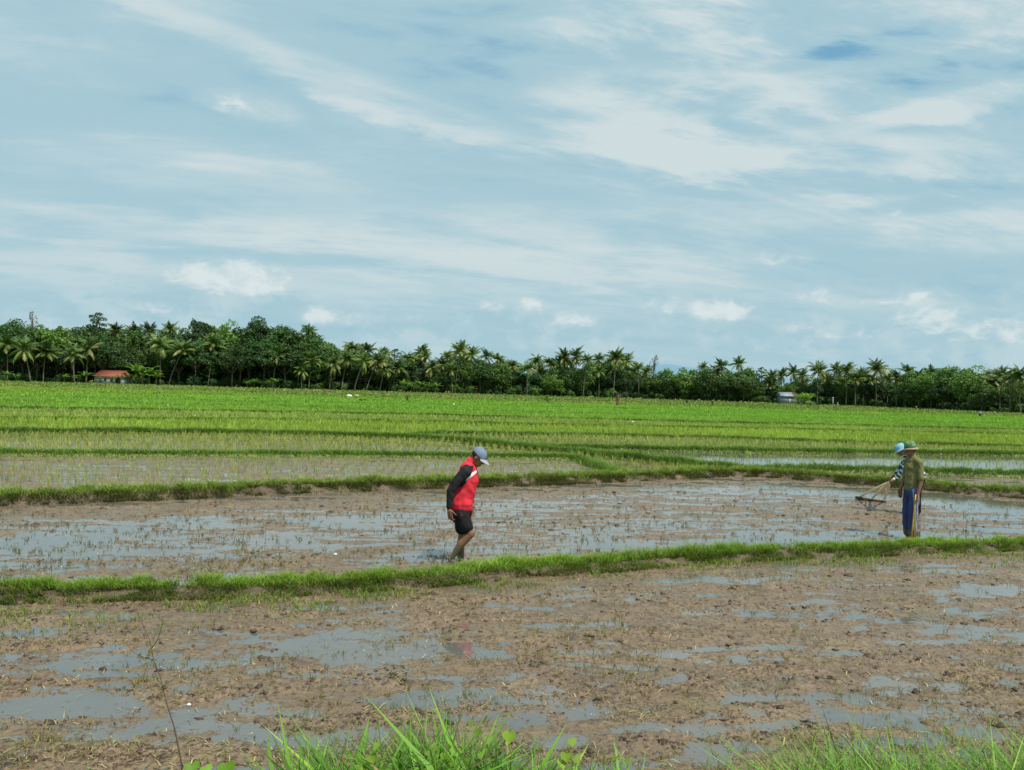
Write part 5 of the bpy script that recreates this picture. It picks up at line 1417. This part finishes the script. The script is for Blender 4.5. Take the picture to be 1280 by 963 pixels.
# ------------------------------------------------------------------ distant hills
hx = np.linspace(-9000, 9000, 240)
pxh = 640 + FPX * hx / 9000
hz = np.interp(pxh, [-400, 100, 500, 680, 780, 870, 960, 1100, 1300, 1700], [10, 40, 120, 260, 330, 400, 330, 200, 150, 60]) * (1 + .0 * hx) + 25 * perlin(hx * .0015, hx * 0, 3) + 12 * perlin(hx * .005, hx * 0, 5)
V = np.concatenate([np.stack([hx, hx * 0 + 9000, hx * 0 - 5], 1), np.stack([hx, hx * 0 + 10500, np.clip(hz, 0, None)], 1), np.stack([hx, hx * 0 + 12500, hx * 0 - 5], 1)])
i = np.arange(239); HM = plain('hazy hills', (.165, .285, .36), 1., .06, .0008, spec=0.)  # blue haze of distance is mixed into the hill colour itself
tag(mk('hills', V, [np.concatenate([np.stack([i, i + 1, i + 241, i + 240], 1), np.stack([i + 240, i + 241, i + 481, i + 480], 1)])], HM, smooth=True), kind='structure')

# ------------------------------------------------------------------ sky and sun
SUN_EL, SUN_AZ = R(58), R(138)
wd = bpy.data.worlds.new('World'); SC.world = wd; wd.use_nodes = True
nt = wd.node_tree; nt.nodes.clear()
out = nt.nodes.new('ShaderNodeOutputWorld'); bg = nt.nodes.new('ShaderNodeBackground'); nt.links.new(bg.outputs[0], out.inputs[0])
sky = nt.nodes.new('ShaderNodeTexSky'); sky.sky_type = 'NISHITA'; sky.sun_disc = False; sky.sun_elevation = SUN_EL; sky.sun_rotation = SUN_AZ
sky.air_density = 1.1; sky.dust_density = 1.5; sky.ozone_density = 1.5
BGS = .1
bg.inputs[1].default_value = BGS
tc = nt.nodes.new('ShaderNodeTexCoord'); D = tc.outputs['Generated']
sp = nt.nodes.new('ShaderNodeSeparateXYZ'); nt.links.new(D, sp.inputs[0])
X_, Y_, Z_ = sp.outputs
zz = math_(nt, 'ADD', math_(nt, 'MAXIMUM', Z_, 0.), .16)
cx = math_(nt, 'DIVIDE', X_, zz); cy = math_(nt, 'DIVIDE', Y_, zz)
cmb = nt.nodes.new('ShaderNodeCombineXYZ'); nt.links.new(cx, cmb.inputs[0]); nt.links.new(cy, cmb.inputs[1])
def mapped(scale, rot, loc=(0, 0, 0)):
    r1 = nt.nodes.new('ShaderNodeMapping'); r1.inputs['Rotation'].default_value = (0, 0, R(rot)); nt.links.new(cmb.outputs[0], r1.inputs[0])
    r2 = nt.nodes.new('ShaderNodeMapping'); r2.inputs['Scale'].default_value = scale; r2.inputs['Location'].default_value = loc; nt.links.new(r1.outputs[0], r2.inputs[0]); return r2.outputs[0]
nA = noise_tex(nt, mapped((.42, 1.0, 1), -14, (3.1, 1.2, 0)), 1.0, 6, .55, .25)
nB = noise_tex(nt, mapped((.9, 2.6, 1), -18, (7.3, .4, 0)), 1.0, 6, .58, .35)
nC = noise_tex(nt, mapped((2.2, 4.6, 1), -8, (1, 5, 0)), 1.0, 8, .62, .3)
azn = math_(nt, 'ARCTAN2', X_, Y_); eln_ = math_(nt, 'ARCSINE', Z_)
rightness = mrange(nt, azn, -.25, .35, .15, 1)
highness = mrange(nt, Z_, .15, .42, 0, 1)
rh_ = math_(nt, 'MULTIPLY', rightness, highness)
acc = math_(nt, 'ADD', math_(nt, 'MULTIPLY', math_(nt, 'SUBTRACT', nA, .5), 1.5), math_(nt, 'MULTIPLY', math_(nt, 'SUBTRACT', nB, .5), 1.35))
acc = math_(nt, 'ADD', acc, math_(nt, 'MULTIPLY', math_(nt, 'SUBTRACT', nC, .5), math_(nt, 'ADD', math_(nt, 'MULTIPLY', rh_, 2.6), .8)))
acc = math_(nt, 'ADD', acc, math_(nt, 'SUBTRACT', .60, math_(nt, 'MULTIPLY', rh_, .20)))
VEILS = [(420, 105, 260, 22, -13, .42), (320, 140, 60, 18, -5, .3), (830, 125, 170, 36, 0, .45), (1000, 195, 270, 36, -6, .42), (1220, 122, 110, 14, 4, .5), (640, 300, 330, 45, 0, .22), (120, 250, 300, 60, 4, .18), (760, 20, 130, 30, 10, .25), (1200, 250, 200, 25, -5, .15),
         (1040, 62, 60, 12, 8, -.3), (1110, 50, 80, 16, 4, -.3), (700, 62, 110, 12, 2, -.14), (600, 88, 50, 8, -10, -.14), (540, 140, 60, 8, -10, -.12), (740, 205, 120, 12, -8, -.3), (850, 238, 80, 8, -10, -.25), (1080, 232, 150, 10, -8, -.28), (1150, 258, 70, 8, 0, -.25), (310, 95, 20, 10, 0, -.10), (205, 122, 30, 12, 5, -.09), (500, 5, 160, 14, 0, -.25), (1240, 60, 70, 20, 0, -.2)]
wob = math_(nt, 'ADD', math_(nt, 'MULTIPLY', math_(nt, 'SUBTRACT', nB, .5), 2.4), math_(nt, 'MULTIPLY', math_(nt, 'SUBTRACT', nC, .5), 2.6))
for px, py, rw, rh, rt, st in VEILS:
    d = ray(float(px), float(py)); d = d / np.linalg.norm(d); a0 = math.atan2(d[0], d[1]); e0_ = math.asin(d[2])
    u1 = math_(nt, 'SUBTRACT', azn, a0); u2 = math_(nt, 'SUBTRACT', eln_, e0_); cr, sr = math.cos(R(rt)), math.sin(R(rt))
    p_ = math_(nt, 'ADD', math_(nt, 'MULTIPLY', u1, cr * FPX / rw), math_(nt, 'MULTIPLY', u2, sr * FPX / rw))
    q_ = math_(nt, 'ADD', math_(nt, 'ADD', math_(nt, 'MULTIPLY', u1, -sr * FPX / rh), math_(nt, 'MULTIPLY', u2, cr * FPX / rh)), wob)
    r2 = math_(nt, 'ADD', math_(nt, 'MULTIPLY', p_, p_), math_(nt, 'MULTIPLY', q_, q_))
    acc = math_(nt, 'ADD', acc, math_(nt, 'MULTIPLY', mrange(nt, r2, 0., 1.8, 1, 0), st))
ci = mrange(nt, acc, -.22, 1.12, 0, 1, False)
S = 1 / BGS
def sc(c): return tuple(q * S for q in c)
skyt = mix(nt, 1., sky.outputs[0], (.62, .92, .92), 'MULTIPLY')
clr = mix(nt, .78, skyt, sc((.20, .45, .64)))      # blue between the veils
rmp = nt.nodes.new('ShaderNodeValToRGB'); nt.links.new(ci, rmp.inputs[0])
midc = mix(nt, .06, sc((.400, .600, .680)), skyt)
nD = noise_tex(nt, mapped((7, 15, 1), -6, (4, 2, 0)), 1.0, 5, .6, .6)
ci = math_(nt, 'ADD', ci, math_(nt, 'MULTIPLY', math_(nt, 'SUBTRACT', nD, .5), math_(nt, 'ADD', .10, math_(nt, 'MULTIPLY', rh_, .50))), clamp=True)
low = mix(nt, mrange(nt, ci, .0, .5), clr, midc)
veil = sc((.62, .72, .74))
c0 = mix(nt, mrange(nt, ci, .5, 1.), low, veil)
hzn = sc((.375, .575, .655))
c0 = mix(nt, mrange(nt, Z_, .02, .2, .75, 0), c0, hzn)
# low cumulus heads: direction ellipses roughened by noise
cm2 = nt.nodes.new('ShaderNodeCombineXYZ'); nt.links.new(azn, cm2.inputs[0]); nt.links.new(math_(nt, 'MULTIPLY', eln_, 1.5), cm2.inputs[1])
w1 = noise_tex(nt, cm2.outputs[0], 34, 8, .62, .4); w2 = noise_tex(nt, cm2.outputs[0], 9, 3, .5)
best = None; bright = None
CUM = [(285, 350, 60, 22, 1.15), (330, 360, 30, 10, .8), (240, 352, 40, 12, .75), (190, 385, 24, 9, .6), (405, 398, 42, 14, .75), (150, 352, 50, 10, .3), (510, 398, 50, 12, .35), (530, 343, 30, 9, .4), (600, 383, 45, 9, .45), (655, 382, 50, 11, .5), (720, 400, 40, 16, .5), (705, 355, 45, 7, .35),
       (832, 384, 28, 12, .6), (905, 390, 48, 15, .75), (805, 418, 26, 9, .5), (1025, 373, 22, 11, .6), (1110, 378, 34, 7, .5), (1160, 392, 38, 20, .9), (1200, 412, 48, 17, .7), (1275, 418, 30, 16, .5), (1010, 412, 40, 9, .35), (965, 325, 60, 12, .4), (1113, 268, 18, 10, .35), (310, 135, 52, 16, .55), (1060, 420, 50, 8, .35), (-120, 380, 60, 16, .6), (1400, 400, 60, 16, .6)]
for px, py, rw, rh, st in CUM:
    d = ray(float(px), float(py)); d = d / np.linalg.norm(d)
    a0 = math.atan2(d[0], d[1]); e0_ = math.asin(d[2])
    da = math_(nt, 'DIVIDE', math_(nt, 'SUBTRACT', azn, a0), rw * 1.12 / FPX); de = math_(nt, 'DIVIDE', math_(nt, 'SUBTRACT', eln_, e0_), rh * 1.12 / FPX)
    # tilt with camera roll is negligible; squash underside for a flatter base
    de2 = math_(nt, 'MULTIPLY', de, math_(nt, 'ADD', 1.0, math_(nt, 'MULTIPLY', math_(nt, 'LESS_THAN', de, 0.), .5)))
    q = math_(nt, 'SQRT', math_(nt, 'ADD', math_(nt, 'MULTIPLY', da, da), math_(nt, 'MULTIPLY', de2, de2)))
    v_ = math_(nt, 'MULTIPLY', math_(nt, 'SUBTRACT', 1.35, q), st)
    hi = math_(nt, 'MULTIPLY', math_(nt, 'ADD', de, .6), st)
    best = v_ if best is None else math_(nt, 'MAXIMUM', best, v_)
rough_ = math_(nt, 'MULTIPLY', math_(nt, 'SUBTRACT', math_(nt, 'ADD', math_(nt, 'MULTIPLY', w1, .7), math_(nt, 'MULTIPLY', w2, .4)), .55), 3.2)
cum = mrange(nt, math_(nt, 'ADD', math_(nt, 'MINIMUM', best, 1.), math_(nt, 'MULTIPLY', rough_, 1.0)), -.25, 1.05)
cum = math_(nt, 'MULTIPLY', cum, mrange(nt, best, 0., .35))
band = math_(nt, 'MULTIPLY', mrange(nt, math_(nt, 'ADD', w2, math_(nt, 'MULTIPLY', math_(nt, 'SUBTRACT', w1, .5), .5)), .46, .66), math_(nt, 'MULTIPLY', mrange(nt, eln_, .0, .05), mrange(nt, eln_, .17, .09)))
c1 = mix(nt, math_(nt, 'MULTIPLY', band, .75), c0, sc((.53, .67, .715)))
ccol = mix(nt, math_(nt, 'MULTIPLY', mrange(nt, cum, .3, .95), mrange(nt, w1, .36, .58, .45, 1.)), sc((.52, .66, .705)), sc((.74, .81, .81)))
c2 = mix(nt, math_(nt, 'MULTIPLY', cum, .78), c1, ccol)
nt.links.new(c2, bg.inputs[0])

sd = bpy.data.lights.new('sun', 'SUN'); sd.energy = 4.8; sd.angle = R(1.2); sd.color = (1, .94, .82)
so = bpy.data.objects.new('sun', sd); COL.objects.link(so)
dirs = Vector((math.sin(SUN_AZ) * math.cos(SUN_EL), math.cos(SUN_AZ) * math.cos(SUN_EL), math.sin(SUN_EL)))
so.rotation_euler = dirs.to_track_quat('Z', 'Y').to_euler()

SC.view_settings.view_transform = 'Standard'; SC.view_settings.look = 'None'; SC.view_settings.exposure = 0
SC.render.engine = 'CYCLES'
SC.cycles.max_bounces = 6; SC.cycles.transparent_max_bounces = 4; SC.cycles.use_denoising = True
